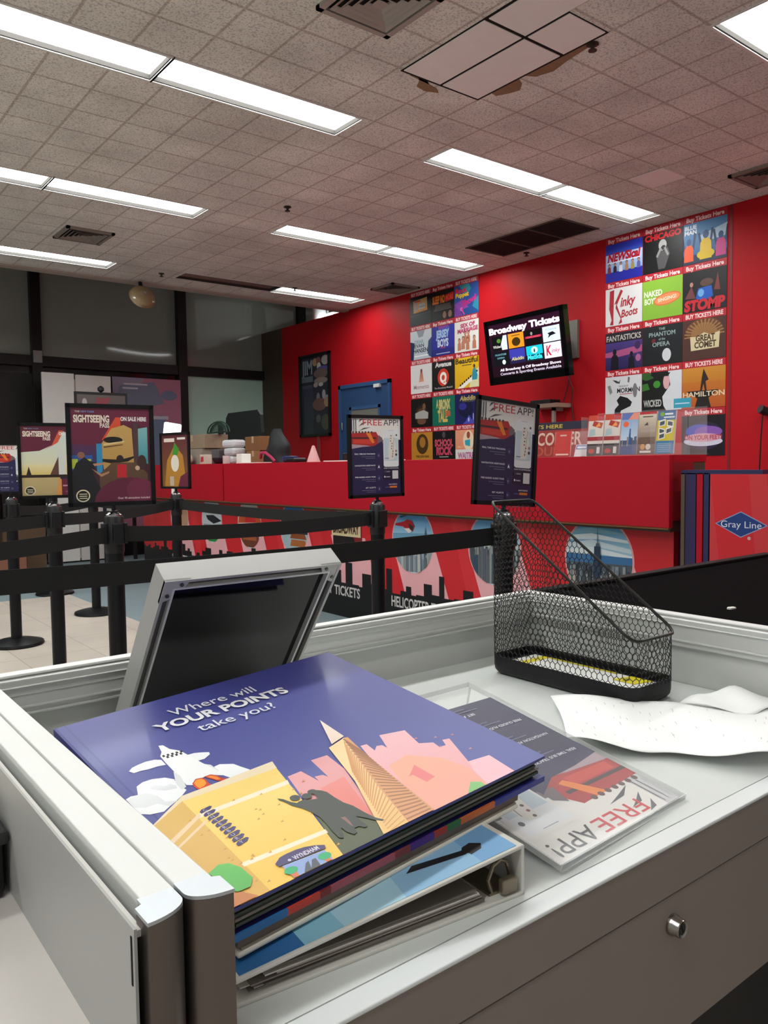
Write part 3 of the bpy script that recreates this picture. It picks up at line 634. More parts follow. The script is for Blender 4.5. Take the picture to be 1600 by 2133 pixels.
x, y = tile(3, 0, '#c8dde6'); p.poly([(x + .06, y + .06), (x + .08, y + .12), (x + .06, y + .15), (x + .13, y + .17), (x + .17, y + .12), (x + .1, y + .1)], '#10151c'); p.text(x + .11, y + .2, 'Cats', .03, '#8aa0b0', w=.14)
x, y = tile(0, 1, '#0c1216'); p.text(x + .11, y + .19, 'PHANTOM', .035, '#6a98a6', w=.16); p.text(x + .11, y + .13, 'OPERA', .03, '#6a98a6', w=.11); p.ell(x + .15, y + .06, .025, .045, '#d5e4ea')
x, y = tile(1, 1, '#35379a'); p.rect(x, y, x + .22, y + .1, '#1d1d40'); p.text(x + .11, y + .06, 'Aladdin', .06, '#c9c29a', w=.18, shear=.2)
x, y = tile(2, 1, '#0f2a33'); p.rect(x, y + .11, x + .22, y + .27, '#15b6c6'); p.ell(x + .11, y + .19, .045, .06, '#b9f0ee'); p.ell(x + .11, y + .18, .01, .035, '#122'); p.text(x + .11, y + .03, 'Matilda', .08, '#3fd0dc', w=.2, bold=.04)
x, y = tile(3, 1, '#dfe0ea'); p.text(x + .06, y + .05, 'K', .17, '#b01c3a', w=.07, bold=.03, shear=.1); p.text(x + .15, y + .09, 'inky', .07, '#c0506a', w=.11, shear=.3)
p.text(.54, .1, 'All Broadway & Off Broadway Shows', .045, '#e6dfee', w=.84, bold=.03); p.text(.54, .025, 'Concerts & Sporting Events Available', .045, '#b9b2c4', w=.84, bold=.03)
p.build('screen', Matrix.Translation((-TW / 2 + 0.05, -TH / 2 + 0.075, 0.004)), t, SCREEN)
t2 = thing('wall_mount', 'grey metal wall bracket behind the television', 'bracket', (XW, 5.16, 2.44))
M().box(-0.03, -0.12, -0.18, 0, 0.10, 0.19).build('mount_plate', mat('grey_bracket_steel', '#77706a', 0.45, metal=0.5), t2)
M().tube([(-0.03, 0.0, 0), (-0.22, 0.1, 0.0), (-0.52, 0.06, -0.09)], 0.03).build('arm', BLACKM, t2)
# small shelf under the television
t = thing('wall_shelf', 'small wooden wall shelf below the television', 'shelf', (XW, 5.34, 1.80))
M().box(-0.22, -0.2, -0.02, 0, 0.2, 0.02).build('board', mat('pale_shelf_wood', '#a08472', 0.6), t)
M().box(-0.14, -0.1, -0.2, -0.11, -0.07, -0.02).box(-0.14, -0.1, -0.05, 0, -0.07, -0.02).build('bracket', GREYV, t)
o = M().box(XW - 0.18, 5.26, 1.82, XW - 0.02, 5.52, 1.865, bev=0.005).build('media_box', BLACKP); tagset(o, 'flat black box on the small wall shelf under the television', 'media box')
o = M().tube([(XW - 0.02, 5.12, 2.26), (XW - 0.03, 5.16, 2.1), (XW - 0.02, 5.10, 1.95), (XW - 0.02, 5.12, 1.82), (XW - 0.02, 5.08, 1.55), (XW - 0.02, 5.08, 1.3)], 0.007, 6).tube([(XW - 0.02, 5.12, 2.2), (XW - 0.02, 5.16, 2.0), (XW - 0.02, 5.22, 1.84)], 0.006, 6).build('cable', mat('dark_red_cable', '#4f1518', 0.6)); tagset(o, 'dark cable hanging down the red wall from the television', 'cable')
t = thing('wall_hook', 'black fixture with a cord at the right edge of the red wall', 'fixture', (XW, 3.16, 1.62))
M().tube([(0, 0, 0), (-0.05, 0, 0), (-0.09, 0.02, 0.02)], 0.035).build('body', BLACKP, t)
M().tube([(-0.05, 0.02, -0.03), (-0.05, 0.03, -0.2), (-0.04, 0.045, -0.5)], 0.006, 6).build('cord', BLACKP, t)

# ------------------------------------------------------------------ red service counter
YA, YB = 9.5, 2.30          # far and near ends
t = thing('service_counter', 'long red service counter with round tour pictures along its front', 'counter', (3.9, 5.9, 0))
m = M(); m.box(-0.2845, 3.0 - 5.9, 1.225, 0.5, YA - 5.9, 1.262); m.box(-0.2845, YB - 0.05 - 5.9, 1.225, 0.02, 3.0 - 5.9, 1.262); m.build('counter_top', RED2, t)
SEAM = 7.10
for a, b in ((YB - 0.05, SEAM - 0.012), (SEAM + 0.012, YA)):
    M().box(-0.32, a - 5.9, 0.895, -0.285, b - 5.9, 1.262, bev=0.002).build('front_fascia', RED2, t)
M().box(-0.285, YB - 0.05 - 5.9, 0.93, -0.10, YB - 0.03 - 5.9, 1.225).build('end_flap', mat('dark_red_end', '#8a1019', 0.5), t)
M().box(-0.31, YB - 0.04 - 5.9, 0.885, -0.285, YA - 5.9, 0.897).build('raw_edge', mat('tan_raw_edge', '#9a6a44', 0.7), t)
M().box(-0.19, YB - 0.045 - 5.9, 1.14, 0.02, YB - 5.9, 1.225).box(-0.28, YB - 0.03 - 5.9, 0.87, 0.0, YA - 5.9, 0.93).box(-0.19, YB - 5.9, 0.0, 0.0, 3.0 - 5.9, 1.225).box(-0.19, 3.0 - 5.9, 0, .45, YA - 5.9, 1.225).build('carcass', DARKBR, t)
L_ = YA - YB
p = Print(L_, 0.90, '#cb2129', 0.004, 0.0001, edge='#cb2129')
def X(y): return (YA - y) / L_
def Z(z): return z / 0.90
OV = [2.77, 3.58, 4.39, 6.01, 6.82, 7.63, 8.44]
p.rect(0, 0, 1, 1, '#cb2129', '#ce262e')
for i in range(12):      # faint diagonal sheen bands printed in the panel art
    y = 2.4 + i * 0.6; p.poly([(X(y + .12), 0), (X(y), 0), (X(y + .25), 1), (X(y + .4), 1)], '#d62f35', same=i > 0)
for i, y in enumerate(OV + [5.2]): p.poly([(X(y + .235), Z(.66)), (X(y + .06), Z(.2)), (X(y - .42), Z(.2)), (X(y - .235), Z(.66))], '#e9a9ad', same=i > 0)
r_ = 0.236
Z0 = p.z
def oval(y, fn, col='#c9d6de'):
    p.z = Z0
    p.ell(X(y), Z(.68), r_ / L_, .245 / .9, '#e3a3a5', n=48)
    p.clip = [(X(y) + .225 / L_ * math.cos(q), Z(.68) + .235 / .9 * math.sin(q)) for q in [2 * PI * k / 48 for k in range(48)]]
    p.rect(X(y) - r_ / L_, Z(.43), X(y) + r_ / L_, Z(.93), col); fn(lambda a, b: (X(y) + a * .45 / L_, Z(.68) + b * .45 / .9)); p.clip = None
def P_(q, l, c, c2=None): p.poly([q(*a) for a in l], c, c2)
def towers(q, seed, ymin, ymax, cols, n=26, base=-.5):
    r = random.Random(seed)
    for k in range(n):
        x = r.uniform(-.5, .5); w_ = r.uniform(.02, .05); h_ = r.uniform(ymin, ymax); P_(q, [(x, base), (x + w_, base), (x + w_, h_), (x, h_)], r.choice(cols))
def city_tower(q):
    P_(q, [(-.5, .05), (.5, .05), (.5, .5), (-.5, .5)], '#a9cbd9', '#2f93c9')
    for a, b, c_ in ((.28, .05, '#dfe8ec'), (.18, .07, '#cddbe2'), (.36, .04, '#8fbfd6'), (.1, .06, '#dce4e8')): P_(q, [(-.5, a), (-.1, a + b), (.5, a - .02), (.5, a - b), (0, a - .02), (-.5, a - b)], c_)
    P_(q, [(-.5, -.08), (.5, -.05), (.5, .06), (-.5, .06)], '#3c6f9e'); P_(q, [(-.5, -.5), (.5, -.5), (.5, -.03), (-.5, -.05)], '#4c5661'); towers(q, 5, -.25, -.05, ['#6f7983', '#39424c', '#8b8f92', '#59626c', '#a59f96', '#2c343d'], 60)
    P_(q, [(-.07, -.4), (.05, -.4), (.04, .17), (-.05, .17)], '#27384f'); P_(q, [(-.03, .17), (.03, .17), (.02, .21), (-.02, .21)], '#4d5f74'); P_(q, [(-.007, .2), (.007, .2), (.002, .4), (-.002, .4)], '#3c4a5c')
def city_two(q):
    P_(q, [(-.5, .1), (.5, .1), (.5, .5), (-.5, .5)], '#9cc8e0', '#3f93d0'); P_(q, [(-.5, -.5), (.5, -.5), (.5, .1), (-.5, .1)], '#8d948f', '#b9c3c0'); towers(q, 9, -.1, .08, ['#5b6169', '#7d7f7c', '#454c56', '#96948c', '#6a7078', '#2f4258'], 46)
    P_(q, [(.0, -.5), (.1, -.5), (.08, .12), (.02, .12)], '#5a5148'); P_(q, [(.04, .1), (.06, .1), (.052, .42), (.048, .42)], '#54585c'); P_(q, [(-.4, -.5), (-.3, -.5), (-.3, -.1), (-.4, -.12)], '#354a5e')
def heli(q):
    P_(q, [(-.5, .0), (.5, .0), (.5, .5), (-.5, .5)], '#a8cbe0', '#2d8fce'); P_(q, [(-.5, .0), (.5, .02), (.5, .14), (-.5, .1)], '#6d9dbb'); P_(q, [(-.5, -.5), (.5, -.5), (.5, 0), (-.5, 0)], '#7a848c', '#9fb2be'); towers(q, 3, -.3, -.02, ['#8f979c', '#b3b4ae', '#5d6872', '#9b9a92', '#6f7c88', '#46586e'], 50)
    P_(q, [(.3, -.2), (.36, -.2), (.35, .12), (.33, .24), (.31, .12)], '#46586c')
    P_(q, [(-.42, .26), (-.2, .3), (-.12, .34), (.0, .32), (.06, .24), (.02, .16), (-.1, .15), (-.22, .22), (-.42, .23)], '#b81d28'); P_(q, [(-.2, .19), (-.06, .2), (.0, .15), (-.08, .12)], '#e6dcd6'); P_(q, [(-.08, .27), (.04, .24), (.02, .17), (-.05, .18)], '#3a2a30'); P_(q, [(-.3, .38), (.12, .48), (.12, .46), (-.28, .36)], '#2c4258')
def food(q):
    P_(q, [(-.5, -.5), (.5, -.5), (.5, .5), (-.5, .5)], '#c8c2be'); P_(q, [(-.5, .0), (.5, .05), (.4, .35), (-.4, .3)], '#c8562c'); P_(q, [(-.2, .02), (.3, .05), (.2, .3), (-.1, .3)], '#cc2a2c'); P_(q, [(-.4, -.5), (.4, -.5), (.4, -.1), (-.4, -.1)], '#6e3a28'); P_(q, [(-.3, -.35), (.3, -.35), (.25, -.15), (-.25, -.15)], '#a4562e')
def burger(q):
    P_(q, [(-.5, .1), (.5, .1), (.5, .5), (-.5, .5)], '#2f78c2'); P_(q, [(-.5, -.1), (.5, -.1), (.5, .15), (-.5, .15)], '#2a2a30'); P_(q, [(-.5, -.5), (.5, -.5), (.5, -.1), (-.5, -.1)], '#9fb0b8'); P_(q, [(-.1, -.1), (.4, -.1), (.45, -.2), (-.15, -.2)], '#8c4a26'); P_(q, [(-.15, -.35), (.45, -.35), (.4, -.22), (-.1, -.22)], '#a8622e')
def plane(q):
    P_(q, [(-.5, -.5), (.5, -.5), (.5, .5), (-.5, .5)], '#bfc3c6'); P_(q, [(-.5, -.5), (.5, -.5), (.5, -.25), (-.5, -.25)], '#1f8a3a'); P_(q, [(-.3, .1), (.1, .12), (.5, 0), (.1, -.08), (-.2, 0)], '#1f2328'); P_(q, [(-.5, -.2), (.5, -.24), (.5, -.12), (-.4, -.1)], '#8b8f93')
def street(q):
    P_(q, [(-.5, -.5), (.5, -.5), (.5, .5), (-.5, .5)], '#b7b9bd'); P_(q, [(.0, -.5), (.5, -.5), (.5, .3), (.2, .3)], '#b98f72'); P_(q, [(-.3, .2), (.1, .2), (.1, .5), (-.3, .5)], '#4c4e52')
oval(2.77, city_tower); oval(3.58, city_two); oval(4.39, heli); oval(6.01, burger); oval(6.82, food); oval(7.63, plane); oval(8.44, street)
# marquee shaped picture
y = 5.2
p.rect(X(y + .2), Z(.56), X(y - .2), Z(.80), '#7d1c22'); p.rect(X(y + .22), Z(.66), X(y - .18), Z(.78), '#d9c79c'); p.text(X(y + .02), Z(.685), 'BROADWAY', Z(.07), '#4a2f18', w=.36 / L_, bold=.05); p.poly([(X(y + .2), Z(.56)), (X(y - .14), Z(.56)), (X(y - .08), Z(.66)), (X(y + .2), Z(.66))], '#1a1414'); p.ell(X(y + .05), Z(.88), .12 / L_, Z(.03), '#d8a9a6')
rr = random.Random(4); x = 0.0; pts = [(0, Z(.0))]
while x < L_:
    w_ = rr.uniform(.03, .10); h_ = rr.choice([.27, .30, .34, .38, .31, .29, .45, .28]); pts += [(x / L_, Z(h_)), (min(L_, x + w_) / L_, Z(h_))]; x += w_
pts.append((1, 0)); p.poly(pts, '#131112')
def cap(y0, y1, s_): p.text(X(y0), Z(.175), s_, Z(.075), '#cfc9c6', w=(y0 - y1) / L_, al='l', bold=.02)
cap(4.64, 3.95, 'HELICOPTER TOURS'); cap(5.95, 5.04, 'BROADWAY TICKETS'); cap(8.66, 8.25, 'SPORTS')
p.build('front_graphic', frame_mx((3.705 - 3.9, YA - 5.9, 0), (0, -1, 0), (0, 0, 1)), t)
M().box(-0.2, YB - 5.9 - 0.004, 0.0, -0.16, YB - 5.9, 0.9).build('red_end_trim', mat('dark_red_trim', '#8f141c', 0.5), t)
M().box(-0.16, YB - 5.9 - 0.004, 0.0, 0.0, YB - 5.9, 0.87).build('navy_end_panel', mat('navy_panel', '#1e2350', 0.5), t)
M().box(-0.196, YB - 5.9, 0.0, -0.19, YA - 5.9, 0.09).build('kick_plate', BLACKP, t)

# second red stand at the right with the diamond badge
NAVY = mat('navy_laminate', '#20234f', 0.45); PURP = mat('purple_laminate', '#2a1f4c', 0.45)
t = thing('promo_stand', 'red and navy striped promotional stand with a blue diamond badge', 'stand', (3.62, 1.6, 0))
M().box(0.02, -0.9, 0, 0.5, 0.56, 1.165).build('cabinet', RED2, t)
p = Print(1.36, 1.165, '#c4222a', 0.006, 0.0001, bg2='#c9222b')
for i in range(5): p.poly([(.02 + i * .2, 0), (.1 + i * .2, 0), (.0 + i * .2, 1), (-.06 + i * .2, 1)], '#c9353a', same=i > 0)
cx, cz = .114, .797
p.poly([(cx - .094, cz), (cx, cz + .053), (cx + .094, cz), (cx, cz - .053)], '#8f9cc0'); p.poly([(cx - .088, cz), (cx, cz + .049), (cx + .088, cz), (cx, cz - .049)], '#1c3a78')
p.text(cx, cz - .013, 'Gray Line', .026, '#d3d6e2', w=.145, bold=.0); p.text(cx + .03, cz - .06, '®', .012, '#e0c9cc')
p.build('front_panel', frame_mx((0.0, 0.455, 0), (0, -1, 0), (0, 0, 1)), t)
for y0, y1, mt in ((0.462, 0.488, NAVY), (0.494, 0.525, RED2), (0.53, 0.585, PURP), (0.59, 0.61, DARKBR)):
    M().box(0.0, y0, 0, 0.03, y1, 1.17).build('stripe_panel', mt, t)
M().box(0.0, 0.2, 1.165, 0.06, 0.61, 1.185).build('top_edge', NAVY, t)

# ------------------------------------------------------------------ things on the counter
CT = 1.262
ACR = mat('clear_acrylic', '#ffffff', 0.04, spec=0.5, alpha=0.05); CARD = mat('brown_cardboard', '#8a6540', 0.8, noise=0.1); CARDG = mat('grey_carton', '#8f8579', 0.8, noise=0.15)
t = thing('brochure_rack', 'clear acrylic brochure rack at the near end of the red counter', 'rack', (3.80, 2.56, CT))
m = M(); m.box(-0.09, -0.34, 0, 0.09, 0.34, 0.006); m.box(0.07, -0.34, 0, 0.075, 0.34, 0.25)
m.build('rack_back', ACR, t)
for k in range(7): M().box(-0.085, 0.335 - k * 0.1117 - 0.002, 0.0, 0.08, 0.335 - k * 0.1117 + 0.002, 0.225).build('divider', ACR, t)
M().box(-0.09, -0.34, 0, -0.086, 0.34, 0.06).build('front_lip', ACR, t)
def bro(k, fn, label, bg):
    p = Print(0.105, 0.228, bg, 0.012, 0.00006, edge='#d9d4cc'); fn(p)
    y = 2.56 + 0.332 - k * 0.1117
    o = p.build('brochure', frame_mx((3.755, y, CT + 0.008), (0, -1, 0), (0.12, 0, 0.99))); tagset(o, label, 'brochure', 'brochures in the clear counter rack')
def br_bus(p):
    p.rect(0, .86, 1, 1, '#c2402c'); p.rect(.6, .86, 1, 1, '#b3202c'); p.rect(0, .4, 1, .86, '#cfc9bf'); p.poly([(.25, .74), (.85, .66), (.95, .8), (.35, .86)], '#a8301f'); p.poly([(.45, .7), (.8, .72), (.7, .82)], '#e8902c'); p.poly([(.05, .46), (.5, .5), (.45, .66), (.1, .64)], '#a3b7bb'); p.rect(0, .36, 1, .46, '#9c2a2f'); p.poly([(0, .36), (.5, .3), (1, .36), (1, .3), (0, .28)], '#d5cfc5')
    p.rect(0, 0, 1, .28, '#3a3436'); p.ell(.3, .1, .2, .06, '#b3322c'); p.rect(.65, .04, .85, .2, '#cfcac4')
def br_sky(p):
    p.rect(0, .3, 1, 1, '#bcd3e4', '#6f98c8'); p.rect(0, .84, 1, 1, '#5a6fb0'); p.poly([(.4, .84), (1, .84), (1, 1), (.7, 1)], '#dd8468'); p.ell(.28, .73, .17, .07, '#e2622e'); p.rect(0, 0, 1, .34, '#2c4a86', '#31466e'); towers_ = random.Random(2)
    for i in range(12): x = towers_.uniform(0, .92); p.rect(x, .2, x + .09, towers_.uniform(.3, .44), towers_.choice(['#4f6070', '#8a8276', '#39506e', '#b39a72']))
    p.poly([(.48, .2), (.64, .2), (.6, .62), (.52, .62)], '#33588c')
def br_brown(p):
    p.rect(0, .4, 1, .94, '#8a7a6c', '#cfc3ae'); p.rect(0, .94, 1, 1, '#b3202c'); p.rect(0, 0, 1, .4, '#5c4a40', '#6b5648'); p.rect(.2, .87, .8, .9, '#5a5246'); p.poly([(.3, .68), (.5, .76), (.55, .68)], '#4c4438'); p.rect(.1, .52, .95, .6, '#a89a8c'); p.ell(.3, .17, .14, .07, '#c08e4a'); p.ell(.62, .17, .15, .07, '#c9c2b8'); p.rect(.15, .03, .8, .08, '#d9d2cc')
def br_yel(p):
    p.rect(0, 0, 1, 1, '#c8b92c'); p.rect(0, .78, 1, 1, '#4f6f9a'); p.rect(0, 0, 1, .3, '#3a7aa6'); p.ell(.25, .92, .12, .05, '#7fa83c'); p.rect(.4, .9, .85, .94, '#dfe4e6'); p.rect(.35, .83, .95, .86, '#dfe4e6')
    for x, y_, r_ in ((.1, .62, .1), (.55, .63, -.08), (.1, .46, -.1), (.5, .44, .12), (.12, .32, .1)):
        p.poly([(x, y_), (x + .36, y_ + r_ * .4), (x + .36, y_ + .15 + r_ * .4), (x, y_ + .15)], '#e2e0da'); p.poly([(x + .05, y_ + .03), (x + .31, y_ + .03 + r_ * .3), (x + .31, y_ + .12 + r_ * .3), (x + .05, y_ + .12)], '#44515c')
    for k in range(5): p.rect(.1, .05 + k * .045, .85, .06 + k * .045, '#a9c4d4')
bro(0, br_bus, 'red bus tour brochure in the leftmost pocket of the counter rack', '#cfc9bf'); bro(1, br_bus, 'red bus tour brochure in the second pocket of the counter rack', '#cfc9bf'); bro(2, br_sky, 'blue skyline brochure with orange dot in the counter rack', '#6f98c8'); bro(3, br_brown, 'brown and cream brochure in the counter rack', '#8a7a6c'); bro(4, br_yel, 'yellow and blue brochure with tilted photos in the counter rack', '#c8b92c')
p = Print(0.1, 0.05, '#3aa6c4', 0.003, 0.0002); p.rect(.08, .4, .92, .52, '#bfe6f0')
o = p.build('tag', frame_mx((3.868, 2.42, CT + 0.25), (0, -1, 0), (0, 0, 1))); o.name = 'rack_tag'
o.parent = t; o.matrix_local = frame_mx((0.07, -0.15, 0.25), (0, -1, 0), (0, 0, 1)); o['label'] = 'small light blue tag'
# helicopter tour sign
p = Print(0.62, 0.235, '#8d2f2c', 0.006, 0.0001); p.rect(0, .78, 1, 1, '#161a34'); p.text(.06, .83, 'TICKETS HERE', .1, '#b7ab3c', w=.62, al='l', bold=.02); p.text(.04, .36, 'HELICOPTER', .34, '#c9b7a4', w=.9, al='l', bold=.02); p.text(.2, .06, 'TOURS', .24, '#a8523c', w=.55, al='l', bold=.02)
o = p.build('counter_sign', frame_mx((4.12, 3.80, CT), (0, -1, 0), (0.1, 0, 0.99))); tagset(o, 'red tour sign with navy header leaning on the red counter behind the leaflet holder', 'sign')
t = thing('leaflet_holder', 'clear leaflet holder with slanted red leaflets on the red counter', 'holder', (3.78, 3.0, CT))
M().box(-0.07, -0.09, 0, 0.08, 0.11, 0.004).box(0.076, -0.09, 0, 0.08, 0.11, 0.15).box(-0.07, -0.09, 0, 0.08, -0.087, 0.15).build('holder_body', ACR, t)
p = Print(0.10, 0.15, '#b8302c', 0.01, 0.0002, edge='#e3b8b0'); p.rect(.3, .8, .7, .86, '#cfa59a'); p.rect(.1, .04, .9, .1, '#d8b8ac')
p.build('leaflet', frame_mx((-0.06, 0.10, 0.005), (0.25, -0.97, 0), (0.28, -0.42, 0.86)), t)
p = Print(0.09, 0.075, '#d3ccd0', 0.004, 0.0002); p.rect(.05, .6, .95, .95, '#7a86b0'); p.rect(.15, .7, .85, .84, '#e3e6f0')
o = p.build('card_holder', frame_mx((3.765, 2.99, CT), (0, -1, 0), (0.3, 0, 0.95))); tagset(o, 'small white card stack with blue header on the red counter', 'cards')
# clutter at the far end of the counter
def carton(x0, y0, z0, x1, y1, z1, m_, label, nm='cardboard_box', cat='box', tape=True):
    t = thing(nm, label, cat, ((x0 + x1) / 2, (y0 + y1) / 2, z0)); a, b, h = (x1 - x0) / 2, (y1 - y0) / 2, z1 - z0
    M().box(-a, -b, 0, a, b, h, bev=0.004).build('box_body', m_, t)
    if tape: M().box(-a - 0.001, -0.02, h * 0.55, a + 0.001, 0.02, h + 0.001).build('tape', mat('packing_tape', '#b09c80', 0.3), t)
    return t
carton(3.78, 7.98, CT, 4.10, 8.62, 1.43, CARDG, 'wide grey carton at the far end of the counter, lower of two', tape=False)
carton(3.80, 7.95, 1.435, 4.08, 8.58, 1.585, mat('tan_carton_lid', '#8f7b66', 0.8, noise=0.15), 'tan carton with overhanging lid on top of the grey carton')
m = mat('pale_bag', '#b8a898', 0.6)
for y, z, r_, l in ((8.42, CT, .06, 'crumpled pale bag in front of the grey carton, left'), (8.18, CT, .065, 'crumpled pale bag in front of the grey carton, right')):
    g = M(); rr = random.Random(int(y * 100))
    g.grid(lambda u, v, r_=r_: (r_ * 0.75 * (1 + .15 * math.sin(7 * u * PI + v * 5)) * math.cos(u * 2 * PI) * math.sin(v * PI * .98 + .03), r_ * 1.3 * math.sin(u * 2 * PI) * math.sin(v * PI * .98 + .03), r_ * 1.4 * (1 - math.cos(v * PI)) / 2 * 1.3), 18, 10)
    o = g.build('paper_bag', m, smooth=True); o.location = (3.71, y, z); tagset(o, l, 'bag')
# wire guard fan lying on the cartons
t = thing('desk_fan', 'green wire guard of a fan resting on the far cartons', 'fan', (3.95, 7.92, 1.585))
g = M(); GW = mat('dark_green_wire', '#1f3a34', 0.5)
for k in range(12):
    a_ = PI * k / 12
    g.tube([(0.02 * math.cos(q), 0.25 * math.cos(q) * 1.0, 0.015 + 0.11 * math.sin(q) * abs(math.cos(a_ * .5))) for q in [PI * j / 12 for j in range(13)]], 0.004, 5)
g.tube([(0.0, 0.26 * math.cos(q), 0.02 + 0.115 * math.sin(q)) for q in [PI * j / 16 for j in range(17)]], 0.008, 6)
g.tube([(0.0, -0.26, 0.02), (0, 0.26, 0.02)], 0.008, 6)
g.build('wire_guard', GW, t); M().tube([(0.03, 0, 0.0), (0.03, 0, 0.1)], 0.03, 12).build('hub', BLACKP, t)
# black mesh office chair behind the counter
t = thing('office_chair', 'black office chair back rising behind the counter clutter', 'chair', (4.75, 8.45, 0), rz=math.radians(-90))
g = M(); g.prism([(-.42, 0), (.42, 0), (.44, .1), (.42, .30), (.36, .36), (-.36, .36), (-.42, .30), (-.44, .1)], -.02, .02, Matrix.Translation((0, -.2, 1.52)) @ Matrix.Rotation(PI / 2, 4, 'X')); g.build('backrest', mat('dark_green_mesh', '#15211f', 0.6), t)
M().box(-.3, -.25, .5, .3, .28, .58, bev=.03).build('seat', BLACKP, t)
M().tube([(0, 0, .08), (0, 0, .5)], .03).tube([(0, -.2, .55), (0, -.23, 1.2), (0, -.2, 1.55)], .03).build('column', BLACKM, t)
for k in range(5):
    a_ = 2 * PI * k / 5; M().tube([(0, 0, .09), (.3 * math.cos(a_), .3 * math.sin(a_), .04)], .022, 8).tube([(.3 * math.cos(a_), .3 * math.sin(a_) - .02, .03), (.3 * math.cos(a_), .3 * math.sin(a_) + .02, .03)], .03, 10).build('foot', BLACKM, t)
carton(3.98, 7.08, CT, 4.25, 7.36, 1.39, CARD, 'brown cardboard box on the counter, lower of the pair beside the black bag')
carton(3.98, 7.06, 1.391, 4.26, 7.38, 1.535, mat('brown_cardboard_dark', '#7a5532', 0.8, noise=0.1), 'brown cardboard box stacked on the other beside the black bag')
o = M().box(3.90, 7.2, 1.535, 4.24, 7.85, 1.548).build('white_tray', WHITE); 
bpy.data.objects.remove(o)
for k, (y, z, l) in enumerate(((7.56, CT, 'lowest white packet of the leaning stack on the far counter'), (7.55, CT + .085, 'middle white packet of the leaning stack on the far counter'), (7.57, CT + .17, 'top white packet of the leaning stack on the far counter'))):
    o = M().box(-.08, -.11, 0, .08, .11, .08, bev=.025).build('white_packet', mat('white_packet', '#c9c9cc', 0.5)); o.location = (3.95, y, z); o.rotation_euler = (0, 0, .15 * (k - 1)); tagset(o, l, 'packet', 'white packets on the far counter')
o = M().box(3.86, 7.75, CT, 3.96, 7.92, 1.42, bev=.01).build('grey_pouch', mat('grey_pouch', '#5b585a', 0.7)); tagset(o, 'dark grey pouch standing between the grey carton and white packets', 'pouch')
o = M().lathe([(.05, 0), (.075, .02), (.09, .06), (.085, .062), (.07, .025), (.001, .015)], 24, (3.72, 7.42, CT)).build('bowl', mat('dark_blue_bowl', '#24242e', 0.4), smooth=True); tagset(o, 'dark bowl on the far counter edge', 'bowl')
t = thing('snack_carton', 'small white carton with a red patch on the far counter edge', 'carton', (3.70, 7.72, CT))
M().box(-.04, -.06, 0, .04, .06, .10, bev=.004).build('carton_body', mat('cream_carton', '#c4b9a8', 0.6), t)
M().prism([(-.04, .02), (.03, .03), (.025, .08), (-.03, .075)], 0, .002, Matrix.Translation((-.041, 0, 0)) @ Matrix(((0, 0, -1, 0), (-1, 0, 0, 0), (0, 1, 0, 0), (0, 0, 0, 1)))).build('red_patch', mat('red_patch', '#b8353c', 0.5), t)
o = M().lathe([(.035, 0), (.035, .075), (.032, .08), (.001, .08)], 20, (3.70, 7.26, CT)).build('tin', mat('pinkish_tin', '#b9a2a0', 0.5), smooth=True); tagset(o, 'pale pink tin on the far counter edge', 'tin')
o = M().box(3.66, 6.86, CT, 3.76, 6.97, 1.355, bev=.005).build('small_box', WHITE); tagset(o, 'small white box on the counter in front of the black bag', 'box')
t = thing('backpack', 'tall black backpack with a pink strap on the counter', 'bag', (3.98, 6.72, CT))
g = M(); g.grid(lambda u, v: (.11 * math.cos(u * 2 * PI) * (1 - .75 * v ** 2), (.20 * (1 - .7 * v ** 1.5)) * math.sin(u * 2 * PI) + .02 * math.sin(9 * v), .33 * v), 24, 12); g.build('bag_body', mat('black_nylon', '#15171a', 0.65), t, smooth=True)
M().tube([(-.12, .13, .05), (-.14, .08, .10), (-.14, .0, .10), (-.13, -.08, .06), (-.12, -.14, .015)], .014, 8).build('strap', mat('pink_strap', '#a3204f', 0.6), t)
o = M().lathe([(.06, 0), (.058, .006), (.012, .14), (.001, .145)], 20, (3.80, 5.82, CT)).build('paper_cone', mat('pink_paper', '#d8a7a6', 0.6), smooth=True); tagset(o, 'small pink and white paper cone standing on the counter', 'cone')
o = M().lathe([(.055, .0), (.075, .02), (.075, .055), (.055, .06), (.05, .04), (.05, .01)], 24, (3.85, 6.28, CT)).build('tape_roll', mat('navy_tape', '#20285e', 0.35), smooth=True); tagset(o, 'dark blue tape roll on the counter below the framed poster', 'tape')
o = M().box(3.72, 6.02, CT, 3.86, 6.16, CT + .04, bev=.012).build('black_pouch', BLACKP); tagset(o, 'low black pouch on the counter left of the paper cone', 'pouch')
t = thing('monitor', 'low dark monitor top showing over the counter left of the first app sign', 'monitor', (4.0, 5.46, CT))
M().box(-.02, -.18, .012, .02, .18, .075, bev=.006).build('screen_case', BLACKP, t); M().box(-.06, -.08, 0, .06, .08, .012).build('foot', BLACKP, t)
for k, (y, w_) in enumerate(((6.5, .4), (5.1, .3), (4.55, .5))):
    o = M().box(3.62, y, CT, 3.78, y + w_, CT + .008).build('paper_pad', WHITE); tagset(o, ['white paper pad on the counter edge by the black bag', 'white paper pad on the counter edge behind the first app sign', 'long white paper pad on the counter edge below the far posters'][k], 'paper', 'paper pads on the counter')

